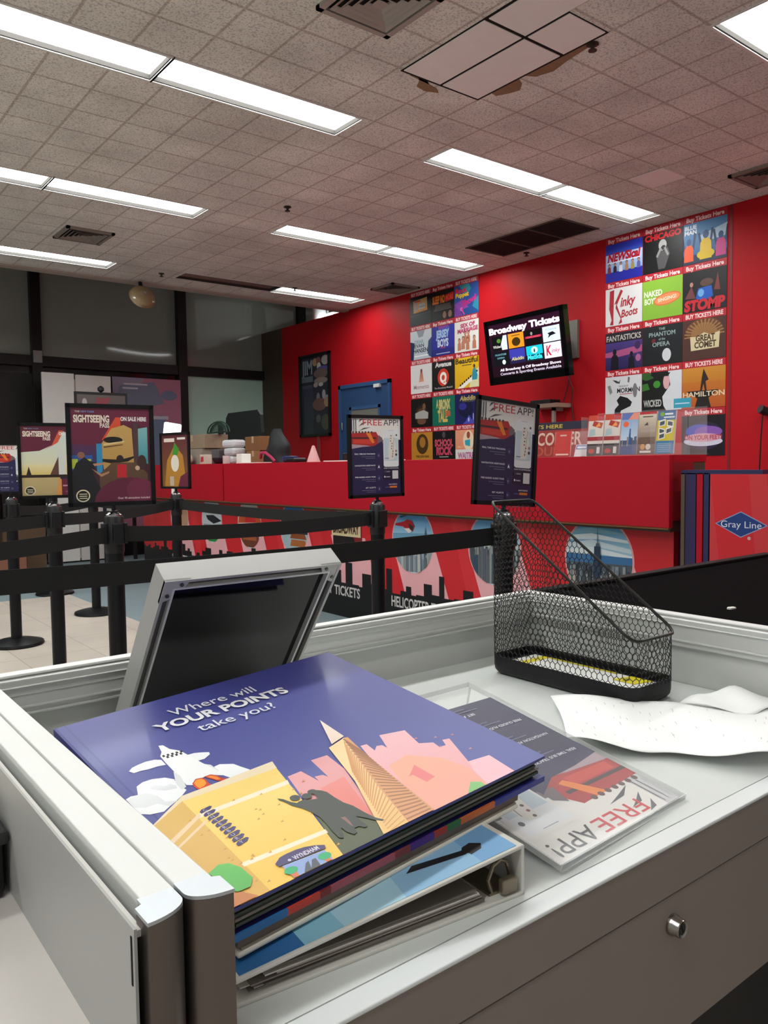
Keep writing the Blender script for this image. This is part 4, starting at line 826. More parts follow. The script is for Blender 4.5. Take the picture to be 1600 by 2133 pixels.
# ------------------------------------------------------------------ queue posts with belts
CAPZ = 1.04
def belt(parent, a, b, z=0.945, w=0.068, sag=0.02):
    A = Vector((a[0], a[1], z)); B = Vector((b[0], b[1], z)); d = (B - A).normalized(); A = A + d * 0.045; B = B - d * 0.045
    n = Vector((-d.y, d.x, 0)) * 0.0015; g = M(); N = 14; o = parent.location
    def pt(i, s, q):
        f = i / N; p = A.lerp(B, f) - Vector((0, 0, sag * 4 * f * (1 - f))); return p + n * s + Vector((0, 0, q * w / 2)) - o
    vs = []; fs = []
    for i in range(N + 1): vs += [pt(i, -1, -1), pt(i, 1, -1), pt(i, 1, 1), pt(i, -1, 1)]
    for i in range(N):
        k = i * 4
        for j in range(4): fs.append((k + j, k + (j + 1) % 4, k + 4 + (j + 1) % 4, k + 4 + j))
    fs += [(3, 2, 1, 0), tuple(N * 4 + j for j in range(4))]
    g._faces(vs, fs); bo = g.build('belt', BLACKF, parent); return bo
def make_post(loc, label):
    t = thing('queue_post', label, 'queue barrier', loc, group='black belt queue posts')
    M().lathe([(.175, 0), (.18, .008), (.175, .022), (.12, .038), (.05, .048), (.04, .05), (.001, .05)], 40).build('base', BLACKM, t, smooth=True)
    M().lathe([(.037, .045), (.037, .86), (.001, .86)], 28).build('pole', BLACKM, t, smooth=True)
    cs = M().lathe([(.039, .86), (.041, .87), (.041, 1.015), (.038, 1.02), (.001, 1.02)], 28).build('cassette', BLACKP, t, smooth=True)
    g = M()
    for a_ in (0, PI / 2, PI, 3 * PI / 2): g.box(.036, -.022, .9, .052, .022, .99, bev=.003, mx=Matrix.Rotation(a_, 4, 'Z'))
    g.build('belt_slot', BLACKP, cs)
    M().lathe([(.034, 1.02), (.034, 1.026), (.022, 1.036), (.001, 1.04)], 28).build('cap', CHROME, t, smooth=True)
    return t
POS = {'S6': (2.314, 2.182), 'S5': (2.594, 3.362), 'P237': (1.206, 3.431), 'P115': (1.296, 4.636), 'P368': (2.556, 5.873), 'P15': (1.38, 5.95), 'B203': (2.213, 6.785), 'B116': (2.257, 8.147), 'L1': (-0.35, 2.36), 'L2': (-0.3, 2.75), 'L3': (-0.3, 4.2)}
PL = {'S6': 'black queue post hidden by the wire file, holding the nearest app sign', 'S5': 'black queue post under the second app sign with belts to its left', 'P237': 'thick black queue post in the left foreground below the largest sightseeing sign', 'P115': 'black queue post left of the foreground post, under the sailing sign', 'P368': 'black queue post below the small edge-on sign before the counter', 'P15': 'black queue post at the left edge with its round base on beige tiles',
      'B203': 'black queue post whose base sits on the tile border behind the foreground post', 'B116': 'farthest black queue post, its base near the grey floor at left', 'L1': 'queue post beyond the left edge taking the nearest belt', 'L2': 'queue post beyond the left edge taking the foreground belt', 'L3': 'queue post beyond the left edge taking the middle belt'}
posts = {}
for k in POS:
    loc = (POS[k][0], POS[k][1], 0.0 if (POS[k][0] > 2.35 or POS[k][1] > 8) else 0.004)
    posts[k] = make_post(loc, PL[k]) if not posts else copy_thing(posts['S6'], loc, label=PL[k])
for a, b in (('S6', 'L1'), ('S5', 'P237'), ('S5', 'P368'), ('P237', 'L2'), ('P115', 'P368'), ('P115', 'L3'), ('P368', 'B203'), ('P15', 'B203')): belt(posts[a], POS[a], POS[b])

# ---- signs on the posts
SW, SH = 0.365, 0.435
def free_app(p, small=True):
    N_ = '#1b1b48'
    p.rect(0, 0, 1, 1, N_, '#1d1c40'); p.rect(.62, .18, 1, .5, '#181634')
    p.poly([(0, .6), (0, 1), (1, 1), (1, .72), (.97, .72), (.62, .72), (.62, .7), (.4, .66)], '#dcd9d4'); p.poly([(0, .57), (0, .66), (.45, .63)], '#a8939c')
    p.rect(0, .8, .12, 1, '#c0c0c2'); 
    for x in (.02, .06, .1): p.rect(x, .83, x + .012, .98, '#8d8f94', same=True)
    for k, (a_, b_) in enumerate((((.16, .94), (.26, .99)), ((.16, .885), (.32, .94)), ((.16, .83), (.40, .88)))): p.poly([a_, ((a_[0] + b_[0]) / 2 - .02, b_[1] - .008), b_, ((a_[0] + b_[0]) / 2, b_[1] - .024)], '#4a4a50')
    p.poly([(0, .66), (0, .80), (.5, .82), (.55, .76), (.55, .66), (.45, .63)], '#a82524'); p.rect(0, .73, .5, .75, '#3a1c20'); p.poly([(.05, .67), (.4, .66), (.4, .72), (.05, .72)], '#c5392c'); p.poly([(.29, .815), (.38, .815), (.47, .68), (.42, .67)], '#e07a26'); p.poly([(.55, .78), (.66, .72), (.66, .67), (.52, .68)], '#6a5a60')
    for k in range(7): p.ell(.05 + k * .06, .815, .02, .014, '#5a3a36', same=k > 0)
    p.poly([(0, .6), (.1, .62), (.45, .635), (.62, .7), (.62, .5), (0, .5)], N_); p.poly([(0, .6), (.02, .66), (.36, .64)], '#a8939c')
    p.text(.24, .905, 'FREE', .075, '#c3242f', w=.38, al='l', bold=.0); p.text(.65, .905, 'APP!', .075, '#22222a', w=.3, al='l', bold=.0)
    p.rect(.62, .72, .97, 1 - .13, '#dcd9d4'); p.rect(.64, .38, .95, .85, '#d9dbdd'); 
    p.ell(.67, .385, .03, .022, '#d9dbdd'); p.ell(.92, .385, .03, .022, '#d9dbdd'); p.rect(.67, .36, .92, .39, '#d9dbdd'); p.rect(.74, .838, .85, .842, '#9a9a9c')
    p.rect(.655, .44, .935, .74, '#b9c9d2'); p.poly([(.74, .45), (.86, .46), (.9, .6), (.86, .78), (.78, .79), (.74, .62)], '#d6d2c9')
    for k in range(9): p.ell(.80 - .012 * (k % 3) + .006 * k, .77 - k * .034, .011, .008, ['#4a3a3a', '#8a3a3c'][k % 2], same=k > 0)
    p.line((.86, .75), (.82, .48), .006, '#7c6a6a'); p.ell(.90, .52, .022, .017, '#3a3a40'); p.ell(.91, .78, .016, .013, '#2a2a2e'); p.ell(.9, .57, .02, .015, '#9a6a70'); p.rect(.67, .47, .75, .476, '#3a3a40')
    for k, (y, s_) in enumerate(((.525, 'REAL TIME BUS TRACKING'), (.375, 'NAVIGATION ASSISTANCE'), (.225, 'FREE GUIDED AUDIO TOUR'), (.085, 'SET ALERTS'))):
        p.text(.47, y, s_, .016, '#d3d3de', w=(.40 if len(s_) > 12 else .2), al='r', bold=.02); p.rect(.2, y - .03, .47, y - .024, '#6a6a8c'); p.rect(.28, y - .052, .47, y - .046, '#6a6a8c')
        p.ell(.54, y - .012, .035, .03, '#4c4c74'); p.ell(.54, y - .012, .031, .0265, '#201f4a')
        if k == 1: p.poly([(.54, y + .012), (.52, y - .03), (.54, y - .022), (.56, y - .03)], '#d9d9e2')
        else: p.rect(.528, y - .024, .552, y, '#6f6f92')
    p.text(.79, .335, 'SCAN TO DOWNLOAD', .014, '#c9c9d2', w=.3, bold=.02)
    p.rect(.64, .285, .77, .31, '#38384a'); p.rect(.64, .215, .77, .24, '#38384a'); p.ell(.655, .23, .012, .012, '#e3e3e6'); p.rect(.69, .292, .76, .3, '#9a9aa8'); p.rect(.68, .223, .76, .232, '#b3b3bd')
    p.rect(.81, .2, .93, .31, '#c9c9c9'); p.text(.82, .12, 'SIGHTSEEING', .014, '#c9c2c8', w=.17, bold=.02); p.rect(.75, .08, .9, .105, '#c9702c'); p.rect(.66, .085, .74, .095, '#5a5a88')
def pass_head(p):
    p.text(.06, .945, 'THE', .018, '#c9b9b0', w=.06, al='l'); p.text(.13, .945, 'NEW YORK', .018, '#6f8fb8', w=.17, al='l', bold=.02)
    p.text(.04, .845, 'SIGHTSEEING', .07, '#e3d5c4', w=.44, al='l', bold=.04); p.text(.48, .79, 'PASS', .045, '#d8c8b8', w=.12, al='r', bold=.04); p.text(.62, .865, 'ON SALE HERE', .04, '#e6e0dc', w=.33, al='l', bold=.04)
def badge(p): p.ell(.13, .075, .085, .065, '#cfc8a8'); p.ell(.13, .075, .07, .053, '#16140f'); [p.rect(.085, .045 + k * .022, .18, .053 + k * .022, '#cfc8a8', same=k > 0) for k in range(3)]
def museum(p):
    p.rect(0, 0, 1, 1, '#241a22', '#5e1c34'); p.poly([(0, .55), (0, 1), (1, 1), (1, .8), (.6, .86), (.45, .72), (.3, .6)], '#641d38'); p.poly([(0, .4), (0, .62), (.3, .6), (.42, .68), (.4, .35)], '#233a66', '#5a2040')
    p.poly([(.56, .9), (.62, .9), (.62, .78), (.46, .66), (.38, .66)], '#cf4a2c'); p.poly([(.4, .32), (.36, .6), (.5, .78), (.66, .82), (.76, .78), (.78, .4), (.72, .34)], '#b08a4c', '#c09a58'); p.ell(.52, .66, .12, .035, '#120d0b'); p.poly([(.4, .62), (.66, .65), (.66, .635), (.4, .6)], '#d5bb84'); p.poly([(.4, .59), (.64, .615), (.64, .605), (.4, .575)], '#5c4322'); p.poly([(.38, .46), (.6, .45), (.84, .5), (.7, .43), (.5, .41), (.38, .43)], '#1b120e')
    p.poly([(.83, .45), (.83, .78), (.96, .8), (.96, .4)], '#2f8d96', '#7fb3b6'); p.poly([(.78, .42), (.78, .85), (.84, .85), (.84, .42)], '#4a3436'); p.rect(0, .34, .26, .5, '#2a4f94'); p.rect(0, .36, .08, .46, '#a9b53a'); p.rect(.16, .38, .24, .46, '#b3b83a'); p.poly([(.31, .3), (.31, .62), (.38, .62), (.38, .3)], '#2f86b3')
    p.poly([(.34, .0), (.34, .3), (.5, .42), (.8, .42), (.95, .3), (.95, .1), (.6, 0)], '#4c3426', '#5e4430')
    p.poly([(.0, .0), (.0, .3), (.06, .42), (.16, .48), (.22, .44), (.3, .42), (.26, .3), (.38, .1), (.38, 0)], '#14131a'); p.ell(.12, .5, .045, .035, '#8a5a48'); p.poly([(.26, .41), (.4, .42), (.4, .4), (.28, .385)], '#b58468'); p.poly([(.24, .36), (.36, .3), (.46, .33), (.46, .31), (.36, .27)], '#a87a60')
    p.rect(.56, .26, .68, .4, '#b81f28'); p.ell(.6, .46, .045, .04, '#2a1a18'); p.ell(.88, .42, .06, .08, '#3a2420'); p.ell(.82, .36, .03, .025, '#c9a892'); p.ell(.72, 0, .45, .26, '#5a1a34'); p.ell(.85, .12, .18, .13, '#6a2440')
    p.text(.56, .03, 'Over 90 attractions included', .022, '#d9b9bd', w=.41, al='l', bold=.01); pass_head(p); badge(p)
def sailing(p):
    p.rect(0, .28, 1, 1, '#d8d0a0', '#b9cdd2'); p.rect(0, .3, 1, .45, '#cfb86a', '#d9d0a4'); p.poly([(0, .62), (0, 1), (1, 1), (1, .9), (.62, .92), (.5, .72), (.3, .64)], '#5e1d33'); p.poly([(.5, .72), (.62, .93), (.7, .93), (.6, .76), (.36, .64)], '#c9563a'); p.poly([(.66, .95), (1, .97), (1, .8), (.8, .84)], '#5a2a44')
    p.poly([(.48, .3), (.68, .86), (.72, .3)], '#c9cdc4'); p.poly([(.72, .3), (.92, .8), (.92, .3)], '#d3cfc0'); p.poly([(.46, .3), (.6, .56), (.6, .3)], '#5c3a34'); p.poly([(.8, .3), (.96, .7), (.98, .3)], '#7a4a3c'); p.rect(0, .26, 1, .3, '#2a1a12'); p.poly([(.08, .3), (.1, .36), (.12, .42), (.14, .36), (.16, .3)], '#2a1d14'); p.rect(0, 0, .62, .26, '#a8946a', '#b3a070'); p.poly([(.55, 0), (.6, .26), (.68, .2), (.64, 0)], '#c98a4a'); p.rect(.64, 0, 1, .24, '#5c1b34'); p.rect(.66, .13, .98, .15, '#b98a98'); p.rect(.7, .05, .98, .062, '#9a5a70')
    pass_head(p); badge(p)
def feast(p):
    p.rect(0, 0, 1, 1, '#7a5426', '#5a1d2c'); p.poly([(.1, 0), (.2, .5), (.5, .8), (.8, .6), (.9, .1), (.8, 0)], '#b07a2c'); p.ell(.5, .45, .15, .16, '#d9d2c2'); p.poly([(.4, .62), (.5, .85), (.66, .72), (.6, .6)], '#3f8a2c'); p.poly([(.6, 0), (1, 0), (1, .3), (.7, .2)], '#641d34'); p.rect(.1, .86, .5, .93, '#d9cabb'); p.rect(.6, .9, .9, .94, '#e3ddd6'); p.rect(.3, .02, .45, .2, '#b9aa9a')
def sign(key, fn, label, rz=0.0, roll=0.0, scale=1.0, dz=0.0):
    x, y = POS[key]; t = thing('post_sign', label, 'sign', (x, y, CAPZ + posts[key].location.z - 0.002), rz, 'framed signs on the queue posts')
    R_ = Matrix.Rotation(roll, 4, 'Y') @ Matrix.Scale(scale, 4)
    M().lathe([(.02, 0), (.02, .004), (.009, .008), (.009, .034), (.001, .034)], 14).build('stem', BLACKM, t)
    m = M(); z0 = .028 + dz; f = .017
    for a, b, c, d in ((-SW / 2, 0, SW / 2, f), (-SW / 2, SH - f, SW / 2, SH), (-SW / 2, 0, -SW / 2 + f, SH), (SW / 2 - f, 0, SW / 2, SH)): m.box(a, -.009, b + z0, c, .009, d + z0)
    m.box(-SW / 2, .003, z0, SW / 2, .009, SH + z0)
    o = m.build('frame', BLACKM, t); o.matrix_local = R_
    p = Print(SW - .03, SH - .03, '#202040', 0.002, 0.00004); fn(p)
    o = p.build('poster_sheet', R_ @ frame_mx((-SW / 2 + .015, -.002, z0 + .015), (1, 0, 0), (0, 0, 1)), t, GLOSSP)
    return t
sign('S6', free_app, 'app sign nearest the wire file, leaning on its post', roll=math.radians(4.2), scale=.96, dz=-.006)
sign('S5', free_app, 'app sign on the post in front of the blue door', roll=math.radians(-0.5), dz=-.008)
sign('P237', museum, 'largest sightseeing pass sign, with tan stone head and visitors, in the left foreground', rz=math.radians(-6))
sign('P115', sailing, 'sightseeing pass sign with white sails at sunset, left of the largest sign', rz=math.radians(-8), scale=.96)
sign('P368', feast, 'narrow edge-on sign with gold picture in front of the counter end', rz=math.radians(-77))
sign('P15', free_app, 'app sign cut off by the left edge of the photo', rz=math.radians(-12), scale=.80)
bpy.context.view_layer.update()

# ------------------------------------------------------------------ far left background
t = thing('display_board', 'tall white folding display board behind the queue by the windows', 'board', (3.35, 10.75, 0))
M().box(-.44, -.02, .02, -.04, .02, 2.47, bev=.003).build('board_panel', WHITE, t); M().box(-.02, -.02, .02, .44, .02, 2.46, bev=.003).build('board_panel', mat('off_white_board', '#d5ccc6', 0.5), t); M().box(-.04, -.012, .05, -.02, .012, 2.4).build('hinge_strip', GREYV, t)
p = Print(1.0, 2.3, '#71687e', 0.004, 0.0005, bg2='#8f8096')
p.poly([(0, .0), (.5, .0), (.9, .45), (1, .6), (1, 1), (.45, 1), (.3, .8), (.0, .75)], '#a8687e'); p.poly([(.1, .95), (.6, .98), (.75, .85), (.3, .8), (.05, .86)], '#6f7288'); p.ell(.82, .9, .12, .03, '#6a6f88'); p.poly([(.1, .6), (.7, .78), (1, .6), (1, .2), (.4, .3)], '#66718a'); p.rect(.16, .955, .5, .965, '#c3b9c3'); p.rect(.14, .93, .36, .94, '#c3b9c3'); p.rect(.56, .75, .8, .77, '#b3a9b8')
t = thing('standing_banner', 'purple and pink banner standing against the far windows', 'banner', (4.42, 11.05, 0))
p.build('banner_sheet', frame_mx((-.5, -.01, .2), (1, 0, 0), (0, 0, 1)), t); M().box(-.5, -.006, .0, .5, .03, .2).build('banner_base', BLACKM, t); M().box(-.02, 0, .2, .02, .02, 2.4).build('banner_pole', GREYV, t)
t = thing('floor_sign', 'dark floor-standing sign with a knob on top behind the largest sightseeing sign', 'sign', (3.03, 8.9, 0))
M().lathe([(.2, 0), (.2, .015), (.03, .03), (.02, .05), (.02, 1.6), (.001, 1.6)], 28).build('pedestal', BLACKM, t, smooth=True)
M().box(-.29, -.012, 1.42, .29, .012, 2.07, bev=.003).build('frame', BLACKP, t)
p = Print(.53, .59, '#4a4344', 0.002, 0.0003, bg2='#58504f'); p.poly([(.35, .75), (.6, .8), (.7, .95), (.4, .95)], '#7c3a42'); p.ell(.15, .85, .05, .08, '#9a9490'); p.rect(.2, .1, .8, .6, '#3c383c')
p.build('poster_sheet', frame_mx((-.265, -.0145, 1.45), (1, 0, 0), (0, 0, 1)), t)
M().lathe([(.01, 2.07), (.035, 2.09), (.035, 2.12), (.01, 2.14), (.001, 2.14)], 16).build('knob', BLACKP, t, smooth=True)
# dim poster on the entrance door, exit plate, boxes on the floor
p = Print(.55, 1.1, '#141820', 0.002, 0.0004, bg2='#1a2430'); p.rect(.1, .55, .9, .9, '#1c2a3a'); p.rect(.4, .68, .75, .78, '#5e625c'); p.rect(.1, .1, .9, .5, '#1a1a24'); p.rect(.85, .3, 1, .9, '#3a1418')
o = p.build('door_poster', frame_mx((1.9, YW - .004, 1.2), (1, 0, 0), (0, 0, 1))); tagset(o, 'dim blue poster on the dark door at the far left', 'poster')
o = M().box(2.94, YW - .12, 2.64, 3.05, YW - .09, 2.80, bev=.004).build('switch_box', mat('grey_plastic_box', '#8a8582', 0.5)); tagset(o, 'small grey box on the window post above the white display board', 'box')
def fbox(x, y, w_, d_, h_, c_, label):
    t = thing('storage_box', label, 'box', (x, y, 0)); M().box(-w_ / 2, -d_ / 2, 0, w_ / 2, d_ / 2, h_, bev=.006).build('box_body', mat('dim_carton', c_, 0.8, noise=.15), t); M().box(-w_ / 2 - .001, -.02, h_ - .12, w_ / 2 + .001, .02, h_ + .001).build('tape', mat('dull_tape', '#6a5c4a', .4), t)
fbox(2.55, 10.6, .5, .4, .55, '#5c4632', 'brown carton on the floor by the dark doors, left of the white board'); fbox(2.05, 10.7, .4, .4, .8, '#4a3a2c', 'taller brown carton on the floor by the dark doors at the far left'); fbox(2.3, 10.2, .35, .3, .3, '#8a5a46', 'small reddish carton in front of the dark doors')
t = thing('side_table', 'dark low table beside the white display board', 'table', (4.35, 10.3, 0))
M().box(-.4, -.3, .72, .4, .3, .76).build('table_top', mat('dark_table_wood', '#2c1f18', .5), t)
for sx in (-1, 1):
    for sy in (-1, 1): M().box(sx * .36 - .02, sy * .26 - .02, 0, sx * .36 + .02, sy * .26 + .02, .72).build('leg', mat('dark_leg', '#1c1512', .5), t)
t = thing('white_lamp', 'white glowing panel tilted on a stem behind the edge-on sign', 'lamp', (2.80, 6.49, 0))
M().lathe([(.12, 0), (.12, .02), (.02, .03), (.015, .05), (.015, 1.5), (.001, 1.5)], 20).build('stem', WHITE, t, smooth=True)
o = M().box(-.075, -.02, 0, .075, .02, .11, bev=.012).build('light_panel', mat('lit_panel', (1, 1, 1), .4, emit=1.2), t); o.matrix_local = Matrix.Translation((0, 0, 1.50)) @ Matrix.Rotation(math.radians(8), 4, 'Y')

# ------------------------------------------------------------------ the near desk
LAM = mat('white_desk_laminate', '#d6d9d6', 0.42, noise=0.03, nscale=6, spec=0.4)
LAMB = mat('white_board_top', '#e4e4e1', 0.45, spec=0.4)
ALU = mat('brushed_aluminium', '#b9bab8', 0.32, metal=0.85)
ALUD = mat('silver_post', '#7a716c', 0.36, metal=0.9)
CAPM = mat('silver_cap', '#c3c8cc', 0.35, metal=0.6)
GREYP = mat('grey_desk_panel', '#c6c7c3', 0.5, noise=0.04, nscale=7)
FASC = mat('taupe_drawer_front', '#82766f', 0.5, noise=0.05, nscale=9)
DZ = 0.83
t = thing('desk', 'white topped desk with raised rails and a taupe locked drawer', 'desk', (0.78, 0.8, 0))
ox, oy = 0.78, 0.8
def B(m, x0, y0, z0, x1, y1, z1, bev=0): return m.box(x0 - ox, y0 - oy, z0, x1 - ox, y1 - oy, z1, bev=bev)
B(M(), 0.2325, 0.480, DZ - 0.03, 1.295, 1.150, DZ).build('worktop', LAM, t)
B(M(), 0.237, 0.4545, DZ - 0.003, 1.322, 0.4785, DZ + 0.0008, 0.0012).build('front_edging', mat('pale_edge_strip', '#dfe2e2', 0.35, metal=0.15), t)
# back panel with its rail
m = M(); B(m, 0.21, 1.150, 0, 1.318, 1.167, 0.949); m.build('back_panel', GREYP, t)
m = M(); B(m, 0.21, 1.138, 0.898, 1.318, 1.152, 0.9475, .002); B(m, 0.21, 1.134, 0.9365, 1.318, 1.140, 0.9385, .0008); B(m, 0.21, 1.1365, 0.926, 1.318, 1.140, 0.9268); B(m, 0.21, 1.134, 0.908, 1.318, 1.140, 0.911, .0008); B(m, 0.21, 1.136, 0.898, 1.318, 1.142, 0.902, .001); m.build('back_rail', mat('grey_rail', '#cfd0cd', .4, metal=.3), t)
m = M(); B(m, 0.21, 1.1465, 0.9495, 1.318, 1.168, 0.953, .001); m.build('rail_top', LAMB, t)
m = M(); B(m, 1.297, 0.46, 0, 1.317, 1.15, 0.949); m.build('right_panel', GREYP, t)
m = M(); B(m, 1.286, 0.46, 0.898, 1.297, 1.138, 0.9475, .002); B(m, 1.282, 0.46, 0.9365, 1.288, 1.136, 0.9385, .0008); B(m, 1.282, 0.46, 0.908, 1.288, 1.136, 0.911, .0008); m.build('right_rail', mat('grey_rail_side', '#cfd0cd', .4, metal=.3), t)
m = M(); B(m, 1.2955, 0.455, 0.9495, 1.318, 1.1465, 0.953, .001); m.build('right_rail_top', LAMB, t)
m = M(); B(m, 0.2085, 0.4985, 0, 0.2325, 1.138, 0.944); m.build('left_panel', GREYP, t)
m = M(); B(m, 0.2085, 0.4985, 0.944, 0.2325, 1.138, 0.950, .001); m.build('left_panel_top', LAMB, t)
def capshape(mirror):
    pts = [(0.0, 0.031)] + [(0.0285 * (1 - math.cos(a)), 0.016 * (1 - math.sin(a))) for a in [PI / 2 * k / 10 for k in range(0, 11)]] + [(0.0285, 0.021), (0.0235, 0.0235), (0.0235, 0.031)]
    if mirror: pts = [(-x, y) for x, y in pts][::-1]
    return pts
def post(parent, x, y, mirror, pox, poy):
    sp = capshape(mirror); mx = Matrix.Translation((x - pox, y - poy, 0))
    cp = M().prism(sp, 0, 0.9478, mx).build('corner_post', ALUD, parent, smooth=True)
    M().prism([(px * 1.02, py * 1.02) for px, py in sp], 0.9480, 0.9505, mx).build('post_cap', CAPM, cp, smooth=True)
post(t, 0.2075, 0.4675, False, ox, oy)
# front
B(M(), 0.237, 0.456, 0.775, 1.32, 0.478, DZ - 0.0032).build('apron', FASC, t)
dr = B(M(), 0.240, 0.4575, 0.612, 1.318, 0.478, 0.772, .0015).build('drawer', FASC, t)
lx, lz = 0.739, 0.741
mxl = Matrix.Translation((lx - ox, 0.4575 - oy, lz)) @ Matrix.Rotation(PI / 2, 4, 'X')
M().lathe([(.0112, 0), (.0112, .004), (.0100, .0055), (.0098, .012), (.0088, .0135), (.0064, .0125), (.001, .0125)], 32, mx=mxl).build('lock', mat('nickel_lock', '#a09a94', .22, metal=1), dr, smooth=True)
M().lathe([(.0062, .0120), (.0062, .0127), (.001, .0127)], 24, mx=mxl).build('lock_face', mat('dark_lock_face', '#2b2927', .35, metal=.6), dr)
M().box(-.0012, -.004, .0126, .0012, .004, .0131, mx=mxl @ Matrix.Rotation(.5, 4, 'Z')).build('keyhole', HOLE, dr)
B(M(), 0.268, 0.52, 0.1, 1.29, 0.54, 0.61).build('knee_panel', mat('dark_modesty_panel', '#2e2a29', .6), t)
B(M(), 0.268, 0.54, 0.0, 1.29, 1.14, 0.08).build('plinth', BLACKP, t)

# left hand neighbour desk
t = thing('neighbour_desk', 'left neighbouring desk with grey side screen and pale worktop', 'desk', (-0.3, 0.8, 0))
ox, oy = -0.3, 0.8
B(M(), -1.0, 0.46, DZ - 0.03, 0.172, 1.15, DZ).build('worktop', mat('pale_grey_worktop', '#cac3be', .42, noise=.03, nscale=6), t)
B(M(), 0.1835, 0.4955, 0, 0.2060, 1.138, 0.944).build('side_panel', GREYP, t)
B(M(), 0.1835, 0.4955, 0.944, 0.2060, 1.138, 0.950, .001).build('side_panel_top', LAMB, t)
B(M(), 0.1705, 0.474, DZ, 0.1725, 1.138, 0.9440).build('screen_sheet', mat('grey_screen_sheet', '#a8a7a4', .45), t)
B(M(), 0.1725, 0.478, 0.936, 0.1775, 1.138, 0.9405).build('screen_channel', mat('pale_channel', '#cfcbc5', .4), t)
B(M(), 0.1700, 0.4775, 0.906, 0.1708, 0.4795, 0.938).build('slot', HOLE, t)
B(M(), -1.0, 1.150, 0, 0.21, 1.176, 0.95).build('back_panel', GREYP, t)
post(t, 0.2050, 0.4645, True, ox, oy)
B(M(), -1.0, 0.50, 0.1, 0.172, 0.52, 0.79).build('front_panel', FASC, t)
# black tray with papers on it
t = thing('paper_tray', 'black desktop tray with a stack of cream papers at the left edge', 'tray', (0.02, 0.92, DZ))
M().box(-.16, -.13, 0, .145, .13, .066, bev=.006).build('tray_body', BLACKP, t)
M().box(-.165, -.135, .052, .149, .135, .066, bev=.004).build('tray_rim', mat('dark_grey_rim', '#2a2a2c', .5), t)
for k in range(6): M().box(-.15 + .002 * k, -.12, .066 + k * .003, .138 - .003 * (k % 2), .12 - .002 * k, .0688 + k * .003).build('paper_sheet', mat('cream_paper', '#d3cdbd', .7), t)

# right hand neighbour: black worktop
t = thing('black_counter', 'glossy black neighbouring counter beyond the right rail', 'counter', (2.3, 1.0, 0))
ox, oy = 2.3, 1.0
BG = mat('black_laminate', '#050506', .8, spec=.02)
B(M(), 1.33, 0.2, 0.0, 3.3, 1.62, DZ - .03).build('cabinet', BLACKP, t); B(M(), 1.328, 0.18, DZ - .03, 3.32, 1.64, DZ).build('worktop', BG, t)
m = M(); B(m, 1.328, 1.60, DZ, 3.32, 1.64, DZ + .012, .003); m.build('back_edge', mat('dark_edge', '#1a1718', .6, spec=.1), t)
o = M().prism([(-.012, -.006), (.012, -.008), (.015, .004), (.0, .009), (-.014, .004)], 0, .004).build('paper_scrap', WHITE); o.location = (2.05, 1.10, DZ); tagset(o, 'tiny white scrap lying on the black counter', 'scrap')

# ------------------------------------------------------------------ tilted display seen from behind
side = Vector((0, 0.585, -0.811)); nrm = Vector((0, -0.811, -0.585))      # down its slope; out of its back face
TW2, TL = 0.258, 0.318
t = thing('tilted_display', 'tilted silver-framed display seen from behind, on the desk at the back rail', 'display', mw=frame_mx((0.377, 0.905, 1.0935), (1, 0, 0), -side))
# local: x across, y up the slope, z out of the back face; top edge at y = 0
f = .004; g1 = .0135; g2 = .0165
SIL = mat('display_silver', '#b4b3b0', .42, metal=.45)
def ringbox(m, o0, o1, z0, z1):
    for a, b, c, d in ((o0, -o1, TW2 - o0, -o0), (o0, -TL + o0, TW2 - o0, -TL + o1), (o0, -TL + o1, o1, -o1), (TW2 - o1, -TL + o1, TW2 - o0, -o1)): m.box(a, b, z0, c, d, z1)
    return m
ringbox(M(), 0, f, -.034, 0).build('frame', SIL, t)
ringbox(M(), f, g1, -.030, -.007).build('frame_channel', mat('grey_channel', '#55524f', .45, metal=.4), t)
ringbox(M(), g1, g2, -.030, -.001).build('inner_lip', mat('bright_lip', '#d4d4d2', .35, metal=.3), t)
f = g2
M().box(f, -TL + f, -.030, TW2 - f, -f, -.009).build('back_plate', mat('black_back_plate', '#060607', .07, spec=.5), t)
M().box(.012, -TL + .012, -.0345, TW2 - .012, -.012, -.031).build('front_glass', mat('dark_display_glass', '#0a0a0c', .1), t)
for x, y, sx in ((TW2, 0, -1), (0, 0, 1)):
    cb = M().prism([(x, y), (x + sx * .034, y), (x + sx * .028, y - .0132), (x + sx * .0132, y - .0132), (x + sx * .0132, y - .030), (x, y - .036)][::sx], -.004, -.0006).build('corner_bracket', SIL, t)
    for px, py in ((x + sx * .023, y - .0075), (x + sx * .0078, y - .024)): M().lathe([(.0028, -.001), (.0024, .0012), (.001, .0012)], 12, (px, py, 0)).build('screw', mat('bracket_screw', '#6d6c6a', .3, metal=1), cb)
M().box(.05, -TL - .002, -.05, .20, -TL + .05, -.036).build('foot', BLACKM, t)

